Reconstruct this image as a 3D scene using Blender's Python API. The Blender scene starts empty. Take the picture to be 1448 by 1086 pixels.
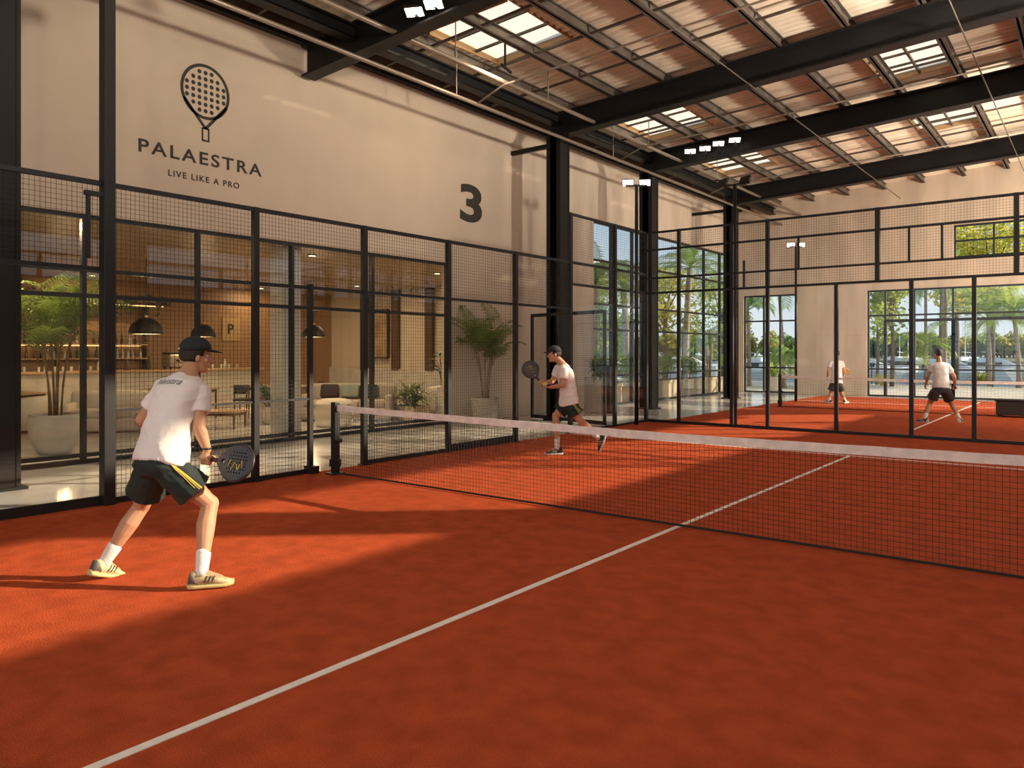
import bpy, math, random
from mathutils import Vector, Matrix, noise
from mathutils.bvhtree import BVHTree
from math import sin, cos, pi, radians, sqrt, atan2, tan
V = Vector
scene = bpy.context.scene
C = scene.collection
rng = random.Random(7)

# ------------------------------------------------------------------ camera
YAW = math.atan2(836, 1072)
CAMZ = 1.64
FPX, CX, HY = 1072.0, 724.0, 497.0
cam_d = bpy.data.cameras.new('camera')
cam = bpy.data.objects.new('camera', cam_d)
C.objects.link(cam)
cam.location = (0, 0, CAMZ)
cam.rotation_euler = (pi/2, 0, YAW)
cam_d.sensor_width = 36
cam_d.lens = FPX/1448*36
cam_d.shift_y = -(543-HY)/1448
cam_d.clip_end = 2000
scene.camera = cam

# ------------------------------------------------------------------ view, world, sun
vs = scene.view_settings
vs.view_transform = 'Standard'
vs.look = 'None'
vs.gamma = 1.0
vs.use_curve_mapping = False
vs.exposure = 0.0
scene.cycles.transparent_max_bounces = 32
scene.cycles.max_bounces = 8

SUN_EL = radians(21)
SUN_H = V((-0.75, -0.66)).normalized()          # horizontal travel of the light
SUN_DIR = V((SUN_H.x*cos(SUN_EL), SUN_H.y*cos(SUN_EL), -sin(SUN_EL)))
sun_d = bpy.data.lights.new('sun', 'SUN')
sun_d.energy = 9.0
sun_d.angle = radians(0.8)
sun_d.color = (1.0, 0.80, 0.56)
sun = bpy.data.objects.new('sun', sun_d)
C.objects.link(sun)
sun.rotation_euler = SUN_DIR.to_track_quat('-Z', 'Y').to_euler()

world = bpy.data.worlds.new('sky')
scene.world = world
world.use_nodes = True
wn = world.node_tree
wn.nodes.clear()
def wnode(t, **k):
    n = wn.nodes.new(t)
    for a, b in k.items(): setattr(n, a, b)
    return n
w_tc = wnode('ShaderNodeTexCoord')
w_sep = wnode('ShaderNodeSeparateXYZ')
w_rmp = wnode('ShaderNodeValToRGB')
e = w_rmp.color_ramp.elements
e[0].position = 0.0; e[0].color = (0.80, 0.86, 0.90, 1)
e[1].position = 0.75; e[1].color = (0.20, 0.38, 0.66, 1)
m_ = e.new(0.22); m_.color = (0.44, 0.62, 0.82, 1)
w_map = wnode('ShaderNodeMapping'); w_map.inputs['Scale'].default_value = (2.2, 2.2, 6.0)
w_noi = wnode('ShaderNodeTexNoise'); w_noi.inputs['Scale'].default_value = 2.0; w_noi.inputs['Detail'].default_value = 6
w_cr = wnode('ShaderNodeValToRGB')
w_cr.color_ramp.elements[0].position = 0.47; w_cr.color_ramp.elements[1].position = 0.66
w_mix = wnode('ShaderNodeMixRGB'); w_mix.inputs['Color2'].default_value = (0.95, 0.95, 0.94, 1)
w_bg = wnode('ShaderNodeBackground'); w_bg.inputs['Strength'].default_value = 1.1
w_out = wnode('ShaderNodeOutputWorld')
L = wn.links.new
L(w_tc.outputs['Generated'], w_sep.inputs[0]); L(w_sep.outputs['Z'], w_rmp.inputs[0])
L(w_tc.outputs['Generated'], w_map.inputs[0]); L(w_map.outputs[0], w_noi.inputs['Vector'])
L(w_noi.outputs['Fac'], w_cr.inputs[0]); L(w_cr.outputs[0], w_mix.inputs['Fac'])
L(w_rmp.outputs[0], w_mix.inputs['Color1']); L(w_mix.outputs[0], w_bg.inputs['Color'])
L(w_bg.outputs[0], w_out.inputs[0])

# added overhead fill lamps, unseen: (x, y, watts); each gets its own fixture in the roof section
ROOF_FILL = [(-1.9, 4.4, 12), (-1.9, 10.9, 55), (0.9, 22.2, 85), (0.6, 17.0, 40)]
WALL_WASH = [(-7.6, 5.2, 22), (-8.9, 11.2, 34)]  # first is an added fill lamp out of view; second hangs in sight
# unseen fill lamps added to light players and far wall: location, aim, watts, spread in degrees
FILL_LAMPS = [((2.9, -3.6, 3.9), (-6.5, 6.5, 1.3), 72, 110), ((-3.2, -5.7, 5.4), (-4.6, 6.5, 1.3), 76, 110), ((2.95, 24.5, 3.7), (-7.0, 30.0, 3.2), 380, 120), ((2.95, 19.0, 3.7), (-8, 30.0, 3.6), 260, 120)]
FILL_UPLIGHTS = [(2.95, 3.7, 240), (2.95, 12.8, 350), (2.95, 21.0, 330), (2.95, 27.0, 120)]  # uplights added out of view to brighten the roof deck
WARM = (1.0, 0.80, 0.58)
def lamp(name, kind, loc, energy, color=WARM, size=0.4, parent=None, aim=None):
    d = bpy.data.lights.new(name, kind)
    d.energy = energy; d.color = color
    if kind == 'AREA': d.shape = 'DISK'; d.size = size
    else: d.shadow_soft_size = size
    o = bpy.data.objects.new(name, d)
    C.objects.link(o)
    o.location = loc
    if aim is not None: o.rotation_euler = (V(aim)-V(loc)).to_track_quat('-Z', 'Y').to_euler()
    if parent:
        o.parent = parent; o.location = V(loc)-parent.location
    return o

# ------------------------------------------------------------------ pixel helpers (photo frame 1448 x 1086)
FV = V((-sin(YAW), cos(YAW), 0)); RV = V((cos(YAW), sin(YAW), 0)); UP = V((0, 0, 1))
def at(px, py, d): return V((0, 0, CAMZ)) + FV*d + RV*((px-CX)/FPX*d) - UP*((py-HY)/FPX*d)
def gp(px, py, z=0.0): return at(px, py, (CAMZ-z)*FPX/(py-HY))
def onx(px, py, x):
    r = at(px, py, 1)-V((0, 0, CAMZ)); return V((0, 0, CAMZ))+r*(x/r.x)
def ony(px, py, y):
    r = at(px, py, 1)-V((0, 0, CAMZ)); return V((0, 0, CAMZ))+r*(y/r.y)

# ------------------------------------------------------------------ materials
MATS = {}
def mat(name, col, rough=0.6, metal=0.0, var=0.0, scale=8.0, bump=0.0, bscale=60.0, spec=0.5, emit=None, estr=0.0, col2=None, coat=0.0, stretch=None, sheen=0.0, trans=0.0):
    if name in MATS: return MATS[name]
    m = bpy.data.materials.new(name); m.use_nodes = True
    nt = m.node_tree; b = nt.nodes['Principled BSDF']
    b.inputs['Base Color'].default_value = (*col, 1)
    b.inputs['Roughness'].default_value = rough
    b.inputs['Metallic'].default_value = metal
    b.inputs['Specular IOR Level'].default_value = spec
    b.inputs['Coat Weight'].default_value = coat
    b.inputs['Sheen Weight'].default_value = sheen
    tc = nt.nodes.new('ShaderNodeTexCoord'); mp = nt.nodes.new('ShaderNodeMapping')
    nt.links.new(tc.outputs['Object'], mp.inputs[0])
    if stretch: mp.inputs['Scale'].default_value = stretch
    if var > 0 or col2:
        n = nt.nodes.new('ShaderNodeTexNoise'); n.inputs['Scale'].default_value = scale; n.inputs['Detail'].default_value = 5
        nt.links.new(mp.outputs[0], n.inputs['Vector'])
        r = nt.nodes.new('ShaderNodeValToRGB')
        c2 = col2 if col2 else tuple(max(0, c*(1-var)) for c in col)
        c1 = col if col2 else tuple(min(1, c*(1+var)) for c in col)
        r.color_ramp.elements[0].position = 0.36; r.color_ramp.elements[1].position = 0.64
        r.color_ramp.elements[0].color = (*c2, 1); r.color_ramp.elements[1].color = (*c1, 1)
        nt.links.new(n.outputs['Fac'], r.inputs[0]); nt.links.new(r.outputs[0], b.inputs['Base Color'])
    if bump > 0:
        n2 = nt.nodes.new('ShaderNodeTexNoise'); n2.inputs['Scale'].default_value = bscale; n2.inputs['Detail'].default_value = 3
        nt.links.new(mp.outputs[0], n2.inputs['Vector'])
        bp = nt.nodes.new('ShaderNodeBump'); bp.inputs['Strength'].default_value = bump; bp.inputs['Distance'].default_value = 0.02
        nt.links.new(n2.outputs['Fac'], bp.inputs['Height']); nt.links.new(bp.outputs[0], b.inputs['Normal'])
    if emit:
        b.inputs['Emission Color'].default_value = (*emit, 1); b.inputs['Emission Strength'].default_value = estr
    if trans > 0:
        tr = nt.nodes.new('ShaderNodeBsdfTranslucent'); tr.inputs['Color'].default_value = (*[min(1, c*1.6) for c in col], 1)
        mx = nt.nodes.new('ShaderNodeMixShader'); mx.inputs[0].default_value = trans
        o = nt.nodes['Material Output']
        nt.links.new(b.outputs[0], mx.inputs[1]); nt.links.new(tr.outputs[0], mx.inputs[2]); nt.links.new(mx.outputs[0], o.inputs[0])
    MATS[name] = m
    return m
def glass(name, tint=(0.975, 0.99, 0.985), refl=1.0):
    if name in MATS: return MATS[name]
    m = bpy.data.materials.new(name); m.use_nodes = True
    nt = m.node_tree; nt.nodes.clear()
    t = nt.nodes.new('ShaderNodeBsdfTransparent'); t.inputs[0].default_value = (*tint, 1)
    g = nt.nodes.new('ShaderNodeBsdfGlossy'); g.inputs['Roughness'].default_value = 0.0
    f = nt.nodes.new('ShaderNodeLayerWeight'); f.inputs['Blend'].default_value = 0.5
    pw = nt.nodes.new('ShaderNodeMath'); pw.operation = 'POWER'; pw.inputs[1].default_value = 5.0
    ml = nt.nodes.new('ShaderNodeMath'); ml.operation = 'MULTIPLY_ADD'; ml.inputs[1].default_value = 0.9*refl; ml.inputs[2].default_value = 0.04*refl; ml.use_clamp = True
    mx = nt.nodes.new('ShaderNodeMixShader'); o = nt.nodes.new('ShaderNodeOutputMaterial')
    nt.links.new(f.outputs['Facing'], pw.inputs[0]); nt.links.new(pw.outputs[0], ml.inputs[0]); nt.links.new(ml.outputs[0], mx.inputs[0])
    nt.links.new(t.outputs[0], mx.inputs[1]); nt.links.new(g.outputs[0], mx.inputs[2]); nt.links.new(mx.outputs[0], o.inputs[0])
    MATS[name] = m
    return m
CLAY = mat('clay_red_court', (0.435, 0.077, 0.026), 0.9, var=0.13, scale=5.5, bump=0.45, bscale=90, spec=0.08)
CONC = mat('polished_concrete', (0.64, 0.615, 0.57), 0.14, var=0.13, scale=1.3, spec=0.6)
PLAST = mat('warm_plaster', (0.60, 0.505, 0.405), 0.85, var=0.045, scale=0.9, spec=0.2)
PLAST2 = mat('raw_plaster', (0.53, 0.455, 0.375), 0.88, var=0.11, scale=1.6, spec=0.2, stretch=(1, 1, 0.25))
STEEL = mat('black_steel', (0.010, 0.010, 0.011), 0.5, metal=0.0, spec=0.25)
FENCE = mat('fence_black_paint', (0.013, 0.014, 0.016), 0.42, spec=0.4)
PURL = mat('purlin_steel', (0.085, 0.068, 0.055), 0.55, var=0.25, scale=3)
DECK = mat('roof_deck', (0.70, 0.61, 0.50), 0.7, var=0.14, scale=1.1)
PIPE = mat('sprinkler_pipe', (0.30, 0.25, 0.20), 0.4, metal=0.5)
GLASS = glass('clear_glass')
GLASSC = glass('court_glass', (0.985, 0.995, 0.992), 0.45)
INK = mat('sign_ink', (0.035, 0.032, 0.028), 0.7)
WHITEP = mat('court_white_paint', (0.88, 0.85, 0.81), 0.8, var=0.06, scale=14)
WLINE = WHITEP
MFRAME = mat('window_frame_black', (0.014, 0.018, 0.021), 0.38)
CREAM = mat('cream_boucle', (0.62, 0.57, 0.49), 0.95, var=0.05, scale=30, bump=0.25, bscale=160)
SOFAB = mat('greige_sofa', (0.40, 0.35, 0.29), 0.95, var=0.05, scale=30, bump=0.25, bscale=160)
WOODW = mat('wood_panel', (0.33, 0.195, 0.095), 0.5, col2=(0.24, 0.13, 0.06), scale=3, stretch=(14, 14, 0.7))
WOODD = mat('dark_wood', (0.085, 0.045, 0.022), 0.45, var=0.3, scale=3, stretch=(12, 12, 0.8))
WOODT = mat('oak_top', (0.42, 0.27, 0.14), 0.4, var=0.2, scale=4, stretch=(1, 9, 9))
STONE = mat('pale_stone', (0.50, 0.47, 0.42), 0.55, var=0.08, scale=4)
BLACKM = mat('matte_black', (0.014, 0.014, 0.014), 0.55)
WGLOW = mat('warm_strip', (0.9, 0.6, 0.25), 0.5, emit=(1.0, 0.62, 0.22), estr=2.2)
LED = mat('led_white', (1, 1, 1), 0.5, emit=(1.0, 0.94, 0.84), estr=9.0)
LEDOFF = mat('lamp_lens_off', (0.5, 0.5, 0.48), 0.3)
POTW = mat('white_planter', (0.60, 0.56, 0.50), 0.7, var=0.05, scale=6, bump=0.1, bscale=70)
POTG = mat('ribbed_stone_planter', (0.36, 0.32, 0.27), 0.75, var=0.14, scale=14)
POTB = mat('sand_planter', (0.52, 0.42, 0.32), 0.8, var=0.07, scale=5)
SOIL = mat('soil', (0.05, 0.032, 0.02), 0.95, var=0.3, scale=40)
LEAF_P = mat('palm_leaf', (0.125, 0.18, 0.04), 0.45, var=0.35, scale=2.5, trans=0.25)
LEAF_D = mat('dark_leaf', (0.035, 0.085, 0.03), 0.4, var=0.35, scale=3, trans=0.2)
LEAF_O = mat('outdoor_leaf', (0.26, 0.33, 0.06), 0.5, var=0.35, scale=1.2, trans=0.5)
LEAF_Y = mat('sunlit_leaf', (0.48, 0.46, 0.085), 0.5, var=0.3, scale=1.0, trans=0.5)
LEAF_G = mat('green_frond', (0.20, 0.32, 0.085), 0.45, var=0.3, scale=1.5, trans=0.45)
CANE = mat('cane_stem', (0.20, 0.135, 0.055), 0.55, var=0.3, scale=12)
TRUNK = mat('palm_trunk', (0.30, 0.24, 0.19), 0.9, var=0.3, scale=9, bump=0.6, bscale=25, stretch=(0.6, 0.6, 4))
BARK = mat('bark', (0.13, 0.095, 0.07), 0.9, var=0.3, scale=9)
SKIN = mat('skin', (0.50, 0.275, 0.165), 0.5, var=0.06, scale=9, spec=0.35)
HAIR = mat('dark_hair', (0.022, 0.014, 0.010), 0.55, bump=0.6, bscale=140)
TEE = mat('white_jersey', (0.80, 0.765, 0.76), 0.85, bump=0.22, bscale=14, sheen=0.1)
SHORT_G = mat('dark_green_shorts', (0.010, 0.022, 0.019), 0.8, bump=0.25, bscale=16)
SHORT_B = mat('charcoal_shorts', (0.020, 0.020, 0.022), 0.8, bump=0.25, bscale=16)
SOCK = mat('white_sock', (0.78, 0.75, 0.73), 0.9, bump=0.3, bscale=120)
CAPM = mat('black_cap', (0.013, 0.02, 0.022), 0.8, bump=0.2, bscale=200)
YEL = mat('yellow_trim', (0.52, 0.40, 0.045), 0.6)
SHOE_C = mat('cream_shoe', (0.50, 0.42, 0.24), 0.6, var=0.25, scale=18)
SHOE_K = mat('black_shoe', (0.022, 0.022, 0.022), 0.6)
SHOE_H = mat('grey_heel', (0.10, 0.09, 0.085), 0.6)
SHOE_W = mat('white_shoe', (0.62, 0.60, 0.56), 0.6)
SOLE = mat('shoe_sole', (0.68, 0.64, 0.50), 0.6)
RACK = mat('racket_black', (0.014, 0.013, 0.017), 0.42)
RACKF = mat('racket_face', (0.032, 0.031, 0.04), 0.45)
GRIP = mat('racket_grip', (0.06, 0.02, 0.025), 0.7)
NETC = mat('net_cord', (0.011, 0.011, 0.012), 0.7)
TAPE = mat('net_tape', (0.84, 0.75, 0.72), 0.85, var=0.10, scale=9, bump=0.3, bscale=30)
PAVE = mat('terrace_paving', (0.55, 0.51, 0.45), 0.8, var=0.12, scale=2)
WATER = mat('marina_water', (0.06, 0.13, 0.17), 0.12, bump=0.5, bscale=1.5)
BOATW = mat('boat_white', (0.72, 0.73, 0.73), 0.35)
BOATG = mat('boat_window', (0.03, 0.05, 0.07), 0.2)

# ------------------------------------------------------------------ mesh builder
class G:
    def __init__(s): s.v = []; s.f = []
    def add(s, vs, fs):
        o = len(s.v); s.v += [tuple(p) for p in vs]; s.f += [tuple(i+o for i in f) for f in fs]; return s
    def box(s, x0, y0, z0, x1, y1, z1):
        p = [(x, y, z) for z in (z0, z1) for y in (y0, y1) for x in (x0, x1)]
        return s.add(p, [(0, 2, 3, 1), (4, 5, 7, 6), (0, 1, 5, 4), (2, 6, 7, 3), (0, 4, 6, 2), (1, 3, 7, 5)])
    def obox(s, c, h, ax):
        p = [V(c)+ax[0]*(h[0]*i)+ax[1]*(h[1]*j)+ax[2]*(h[2]*k) for k in (-1, 1) for j in (-1, 1) for i in (-1, 1)]
        return s.add(p, [(0, 2, 3, 1), (4, 5, 7, 6), (0, 1, 5, 4), (2, 6, 7, 3), (0, 4, 6, 2), (1, 3, 7, 5)])
    def bar(s, p, q, w, h=None, up=UP):
        p, q = V(p), V(q); d = q-p; l = d.length; d.normalize()
        if abs(d.dot(up)) > 0.98: up = V((1, 0, 0))
        a = d.cross(up).normalized(); b = a.cross(d).normalized()
        return s.obox((p+q)/2, (l/2, w/2, (h or w)/2), (d, a, b))
    def wire(s, p, q, t):
        p, q = V(p), V(q); d = (q-p).normalized(); up = UP if abs(d.z) < 0.9 else V((1, 0, 0))
        a = d.cross(up).normalized()*t/2; b = a.cross(d).normalized()*t/2
        return s.add([p+a+b, p-a+b, p-a-b, p+a-b, q+a+b, q-a+b, q-a-b, q+a-b], [(0, 1, 5, 4), (1, 2, 6, 5), (2, 3, 7, 6), (3, 0, 4, 7)])
    def loft(s, rings, caps=True):
        o = len(s.v); n = len(rings[0])
        for r in rings: s.v += [tuple(p) for p in r]
        for i in range(len(rings)-1):
            for j in range(n):
                k = (j+1) % n
                s.f.append((o+i*n+j, o+i*n+k, o+(i+1)*n+k, o+(i+1)*n+j))
        if caps:
            s.f.append(tuple(o+j for j in reversed(range(n)))); e = o+(len(rings)-1)*n
            s.f.append(tuple(e+j for j in range(n)))
        return s
    def tube(s, pts, r, n=8, caps=True, round_=False, ref=None):
        pts = [V(p) for p in pts]; m = len(pts)
        rr = list(r) if hasattr(r, '__len__') else [r]*m
        if round_:
            d0 = (pts[0]-pts[1]).normalized(); d1 = (pts[-1]-pts[-2]).normalized()
            a, ra, b, rb = pts[0], rr[0], pts[-1], rr[-1]
            pts = [a+d0*ra*0.95, a+d0*ra*0.6]+pts+[b+d1*rb*0.6, b+d1*rb*0.95]
            rr = [ra*0.3, ra*0.8]+rr+[rb*0.8, rb*0.3]; m = len(pts)
        t = (pts[1]-pts[0]).normalized()
        u = ref or (V((0, 0, 1)) if abs(t.z) < 0.9 else V((1, 0, 0)))
        rings = []
        for i in range(m):
            tt = (pts[min(i+1, m-1)]-pts[max(i-1, 0)])
            if tt.length > 1e-9: t = tt.normalized()
            u = (u-t*u.dot(t)); u = u.normalized() if u.length > 1e-6 else t.orthogonal().normalized()
            w = t.cross(u)
            rings.append([pts[i]+(u*cos(2*pi*j/n)+w*sin(2*pi*j/n))*rr[i] for j in range(n)])
        return s.loft(rings, caps)
    def lathe(s, prof, c=(0, 0, 0), n=24, caps=True):
        c = V(c)
        return s.loft([[c+V((r*cos(2*pi*j/n), r*sin(2*pi*j/n), z)) for j in range(n)] for r, z in prof], caps)
    def ell(s, c, r, ax=None, nu=14, nv=9):
        ax = ax or (V((1, 0, 0)), V((0, 1, 0)), V((0, 0, 1))); c = V(c); rings = []
        for i in range(nv+1):
            th = 0.02+(pi-0.04)*i/nv
            rings.append([c+ax[0]*(r[0]*sin(th)*cos(2*pi*j/nu))+ax[1]*(r[1]*sin(th)*sin(2*pi*j/nu))-ax[2]*(r[2]*cos(th)) for j in range(nu)])
        return s.loft(rings)
    def poly(s, pts): return s.add(pts, [tuple(range(len(pts)))])
    def prism(s, pts, d):
        n = len(pts); pts = [V(p) for p in pts]; d = V(d)
        return s.add(pts+[p+d for p in pts], [tuple(reversed(range(n))), tuple(range(n, 2*n))]+[(i, (i+1) % n, n+(i+1) % n, n+i) for i in range(n)])
    def mesh(s, name, off=None):
        me = bpy.data.meshes.new(name)
        vs_ = s.v if off is None else [(p[0]-off[0], p[1]-off[1], p[2]-off[2]) for p in s.v]
        me.from_pydata(vs_, [], s.f); me.validate(); return me
    def build(s, name, m, parent=None, smooth=False, loc=None, bevel=0.0, wn=False):
        """links the shape as ONE mesh object; coordinates are world ones, stored relative to the parent (or loc)"""
        off = loc if loc is not None else (world_loc(parent) if parent else None)
        me = s.mesh(name, off)
        return link(name, me, m, parent, smooth, loc, bevel)
def world_loc(o):
    p = V(o.location)
    while o.parent: o = o.parent; p = p+V(o.location)
    return p
def link(name, me, m, parent=None, smooth=False, loc=None, bevel=0.0):
    o = bpy.data.objects.new(name, me); C.objects.link(o)
    if m and not me.materials: me.materials.append(m)
    if smooth: me.polygons.foreach_set('use_smooth', [True]*len(me.polygons))
    if parent: o.parent = parent
    if loc is not None: o.location = loc
    if bevel > 0:
        b = o.modifiers.new('bevel', 'BEVEL'); b.width = bevel; b.segments = 2; b.limit_method = 'ANGLE'
    return o
def tag(o, label, cat, group=None, kind=None):
    o['label'] = label; o['category'] = cat
    if group: o['group'] = group
    if kind: o['kind'] = kind
    return o
def thing(name, label, cat, loc=(0, 0, 0), group=None):
    o = bpy.data.objects.new(name, None); C.objects.link(o); o.empty_display_size = 0.2
    o.location = loc
    return tag(o, label, cat, group)
def struct(o, label=None):
    o['kind'] = 'structure'
    if label: o['label'] = label
    return o
def dup(root, loc, rz=0.0, label=None, sc=1.0):
    r = root.copy(); C.objects.link(r); r.location = loc; r.rotation_euler = (0, 0, rz); r.scale = (sc, sc, sc)
    if label: r['label'] = label
    for ch in list(root.children):
        c = ch.copy(); C.objects.link(c); c.parent = r
        for g in ch.children:
            d = g.copy(); C.objects.link(d); d.parent = c
    return r
def voxel(g, name, vox, smooth_it=4, fac=0.5):
    """one continuous skin out of overlapping closed shapes"""
    me = g.mesh(name+'_raw'); o = bpy.data.objects.new('tmp', me); C.objects.link(o)
    r = o.modifiers.new('r', 'REMESH'); r.mode = 'VOXEL'; r.voxel_size = vox; r.use_smooth_shade = True
    if smooth_it:
        sm = o.modifiers.new('s', 'SMOOTH'); sm.iterations = smooth_it; sm.factor = fac
    dg = bpy.context.evaluated_depsgraph_get(); dg.update()
    new = bpy.data.meshes.new_from_object(o.evaluated_get(dg)); new.name = name
    bpy.data.objects.remove(o); bpy.data.meshes.remove(me)
    return new
def shift_mesh(me, off):
    me.transform(Matrix.Translation(-V(off))); return me
def text_mesh(s, size, bold=0.0, spacing=1.0, shear=0.0, extrude=0.004, align='CENTER', res=6):
    cu = bpy.data.curves.new('txt', 'FONT'); cu.body = s; cu.size = size; cu.offset = bold; cu.space_character = spacing
    cu.shear = shear; cu.extrude = extrude; cu.align_x = align; cu.resolution_u = res
    o = bpy.data.objects.new('txt', cu); C.objects.link(o)
    dg = bpy.context.evaluated_depsgraph_get(); dg.update()
    me = bpy.data.meshes.new_from_object(o.evaluated_get(dg))
    bpy.data.objects.remove(o); bpy.data.curves.remove(cu)
    return me
# ------------------------------------------------------------------ the hall
WX, BY, RX, FY = -11.7, 30.0, 3.2, -6.0          # left wall, back wall, right wall, near-end wall
FX = -8.45                                        # side fence of the court
def zb(x): return 6.75+0.05*(x+10.3)              # underside of the roof beams
ROOF = 0.80
struct(G().box(WX-0.3, FY-0.3, -0.2, RX+0.3, BY+0.3, -0.006).box(-23, 0.2, -0.2, WX-0.3, 18.3, -0.006).build('floor', CONC))
struct(G().box(FX, -3.0, -0.01, 2.0, 16.05, 0.0).build('court_surface', CLAY), 'red clay coloured surface of the near court')
struct(G().box(-8.25, 16.05, -0.01, 2.0, 29.2, 0.001).build('court_surface', CLAY), 'red clay coloured surface of the court behind the glass')
struct(G().box(-3.165, -2.0, 0.0, -3.115, 12.68, 0.004).build('court_line', WLINE), 'white centre line running away under the near net')
struct(G().box(FX+0.05, 12.63, 0.0, 2.0, 12.68, 0.003).build('court_line', WLINE), 'white service line crossing beyond the near net')
struct(G().box(-3.165, 17.6, 0.0, -3.115, 28.5, 0.004).build('court_line', WLINE), 'white centre line of the court behind the glass')
struct(G().box(-8.2, 26.0, 0.0, 2.0, 26.05, 0.003).build('court_line', WLINE), 'white service line of the court behind the glass')

def wall_grid(axis, c0, c1, a0, a1, z0, ztop, holes, name, m, label=None):
    """a wall slab with rectangular openings: axis 'x' = slab from x=c0 to c1 running along y"""
    g = G(); As = sorted({a0, a1}|{v for h in holes for v in h[:2]}); Zs = sorted({z0, ztop}|{v for h in holes for v in h[2:]})
    for i in range(len(As)-1):
        for k in range(len(Zs)-1):
            am, zm = (As[i]+As[i+1])/2, (Zs[k]+Zs[k+1])/2
            if any(h[0] < am < h[1] and h[2] < zm < h[3] for h in holes): continue
            if axis == 'x': g.box(c0, As[i], Zs[k], c1, As[i+1], Zs[k+1])
            else: g.box(As[i], c0, Zs[k], As[i+1], c1, Zs[k+1])
    return struct(g.build(name, m), label)
wall_grid('x', WX-0.3, WX, FY, 15.3, 0, 7.8, [(1.0, 12.75, 0, 3.65)], 'wall_left', PLAST, 'smooth warm beige wall above the lounge front with the painted sign')
wall_grid('x', WX-0.3, WX-0.05, 15.3, BY, 0, 7.8, [(18.95, 29.9, 0, 5.5)], 'wall_left', PLAST2, 'rougher beige wall above the tall side windows')
wall_grid('y', BY, BY+0.3, WX-0.3, RX+0.3, 0, 8.6, [(-11.5, -9.42, 0, 3.88), (-6.85, RX, 0, 3.88), (-4.07, 2.6, 4.87, 6.0)], 'wall_back', PLAST2, 'raw beige far wall above and between the glazing')
CLER = [(-2.2, 3.2), (4.0, 12.2), (13.3, 21.4), (21.7, 28.6)]  # unseen side; openings shaped so sun strips fall on the court
wall_grid('x', RX, RX+0.3, FY, BY, 0, 9.2, [(a, b, z0, z1) for a, b in CLER for z0, z1 in ((4.02, 5.5), (6.25, 7.36))], 'wall_right', PLAST2)
wall_grid('y', FY-0.3, FY, WX-0.3, RX+0.3, 0, 9.2, [(-11.0, 3.0, 0.02, 7.2)], 'wall_front', PLAST2)  # wide opening added to let soft sky light in behind the camera
for i, (a, b) in enumerate(CLER):
    w = G()
    for z in (4.04, 5.47, 6.28, 7.33): w.box(RX+0.08, a, z-0.03, RX+0.16, b, z+0.03)
    for k in range(3):
        y = a+(b-a)*k/2; w.box(RX+0.08, y-0.025, 4.02, RX+0.16, y+0.025, 5.5).box(RX+0.08, y-0.025, 6.25, RX+0.16, y+0.025, 7.36)
    f = struct(w.build('window_clerestory', MFRAME))
w = G()
for x in (-11, -8.4, -5.75, -3.1, -0.45, 2.2): w.box(x-0.04, FY-0.2, 0.02, x+0.04, FY-0.1, 7.2)
for z in (0.06, 2.4, 4.8, 7.16): w.box(-11, FY-0.2, z-0.04, 3.0, FY-0.1, z+0.04)
struct(w.build('window_1', MFRAME))

# glazing: steel frame with one pane mesh per window
def glazing(name, axis, c, a0, a1, z0, z1, mull, trans, label, t=0.06, gm=GLASS, doors=()):
    f = G()
    def b(a, b_, za, zc, d=0.05):
        if axis == 'x': f.box(c-d, a, za, c+d, b_, zc)
        else: f.box(a, c-d, za, b_, c+d, zc)
    for m in [a0+t/2, a1-t/2]+list(mull): b(m-t/2, m+t/2, z0, z1)
    for z in [z0+t/2, z1-t/2]+list(trans): b(a0, a1, z-t/2, z+t/2, 0.045)
    for (a, b_, zt) in doors:
        for m in (a, b_): b(m-0.05, m+0.05, z0, zt, 0.06)
        b(a, b_, zt-0.05, zt+0.05, 0.06)
    o = struct(f.build(name, MFRAME), label)
    edges = [a0]+sorted(mull)+[a1]
    p = G()
    for i in range(len(edges)-1):
        q = edges[i]+0.02, edges[i+1]-0.02
        if axis == 'x': p.box(c-0.006, q[0], z0+0.02, c+0.006, q[1], z1-0.02)
        else: p.box(q[0], c-0.006, z0+0.02, q[1], c+0.006, z1-0.02)
    pane = p.build('glass_pane', gm, o)
    return o
STORE = glazing('window_2', 'x', WX-0.12, 1.0, 12.75, 0, 3.65, [1.6, 3.2, 4.91, 6.69, 8.53, 10.48], [2.84, 2.46, 0.12], 'black framed glass front of the lounge below the sign')
glazing('window_3', 'x', WX-0.15, 18.95, 29.9, 0, 5.5, [20.1, 21.4, 23.1, 24.8, 26.9, 28.4], [4.35, 3.05, 2.3, 0.9], 'tall black framed side windows facing the planters', doors=[(21.4, 23.1, 2.6)])
glazing('window_4', 'y', BY+0.12, -11.5, -9.42, 0, 3.88, [-10.7, -10.05], [2.85, 1.0], 'narrow black framed window in the far corner')
glazing('window_5', 'y', BY+0.12, -6.85, RX, 0, 3.88, [-6.25, -5.3, -4.1, -1.85, -0.75, 0.5, 1.8], [2.95, 1.0], 'wide black framed windows of the far wall facing the marina', doors=[(-4.1, -1.85, 2.75), (-6.25, -4.1, 2.75)])
glazing('window_6', 'y', BY+0.12, -4.07, 2.6, 4.87, 6.0, [-2.9, -1.75, -0.6, 0.5, 1.6], [5.45], 'high strip window of the far wall with tree tops behind')

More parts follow.
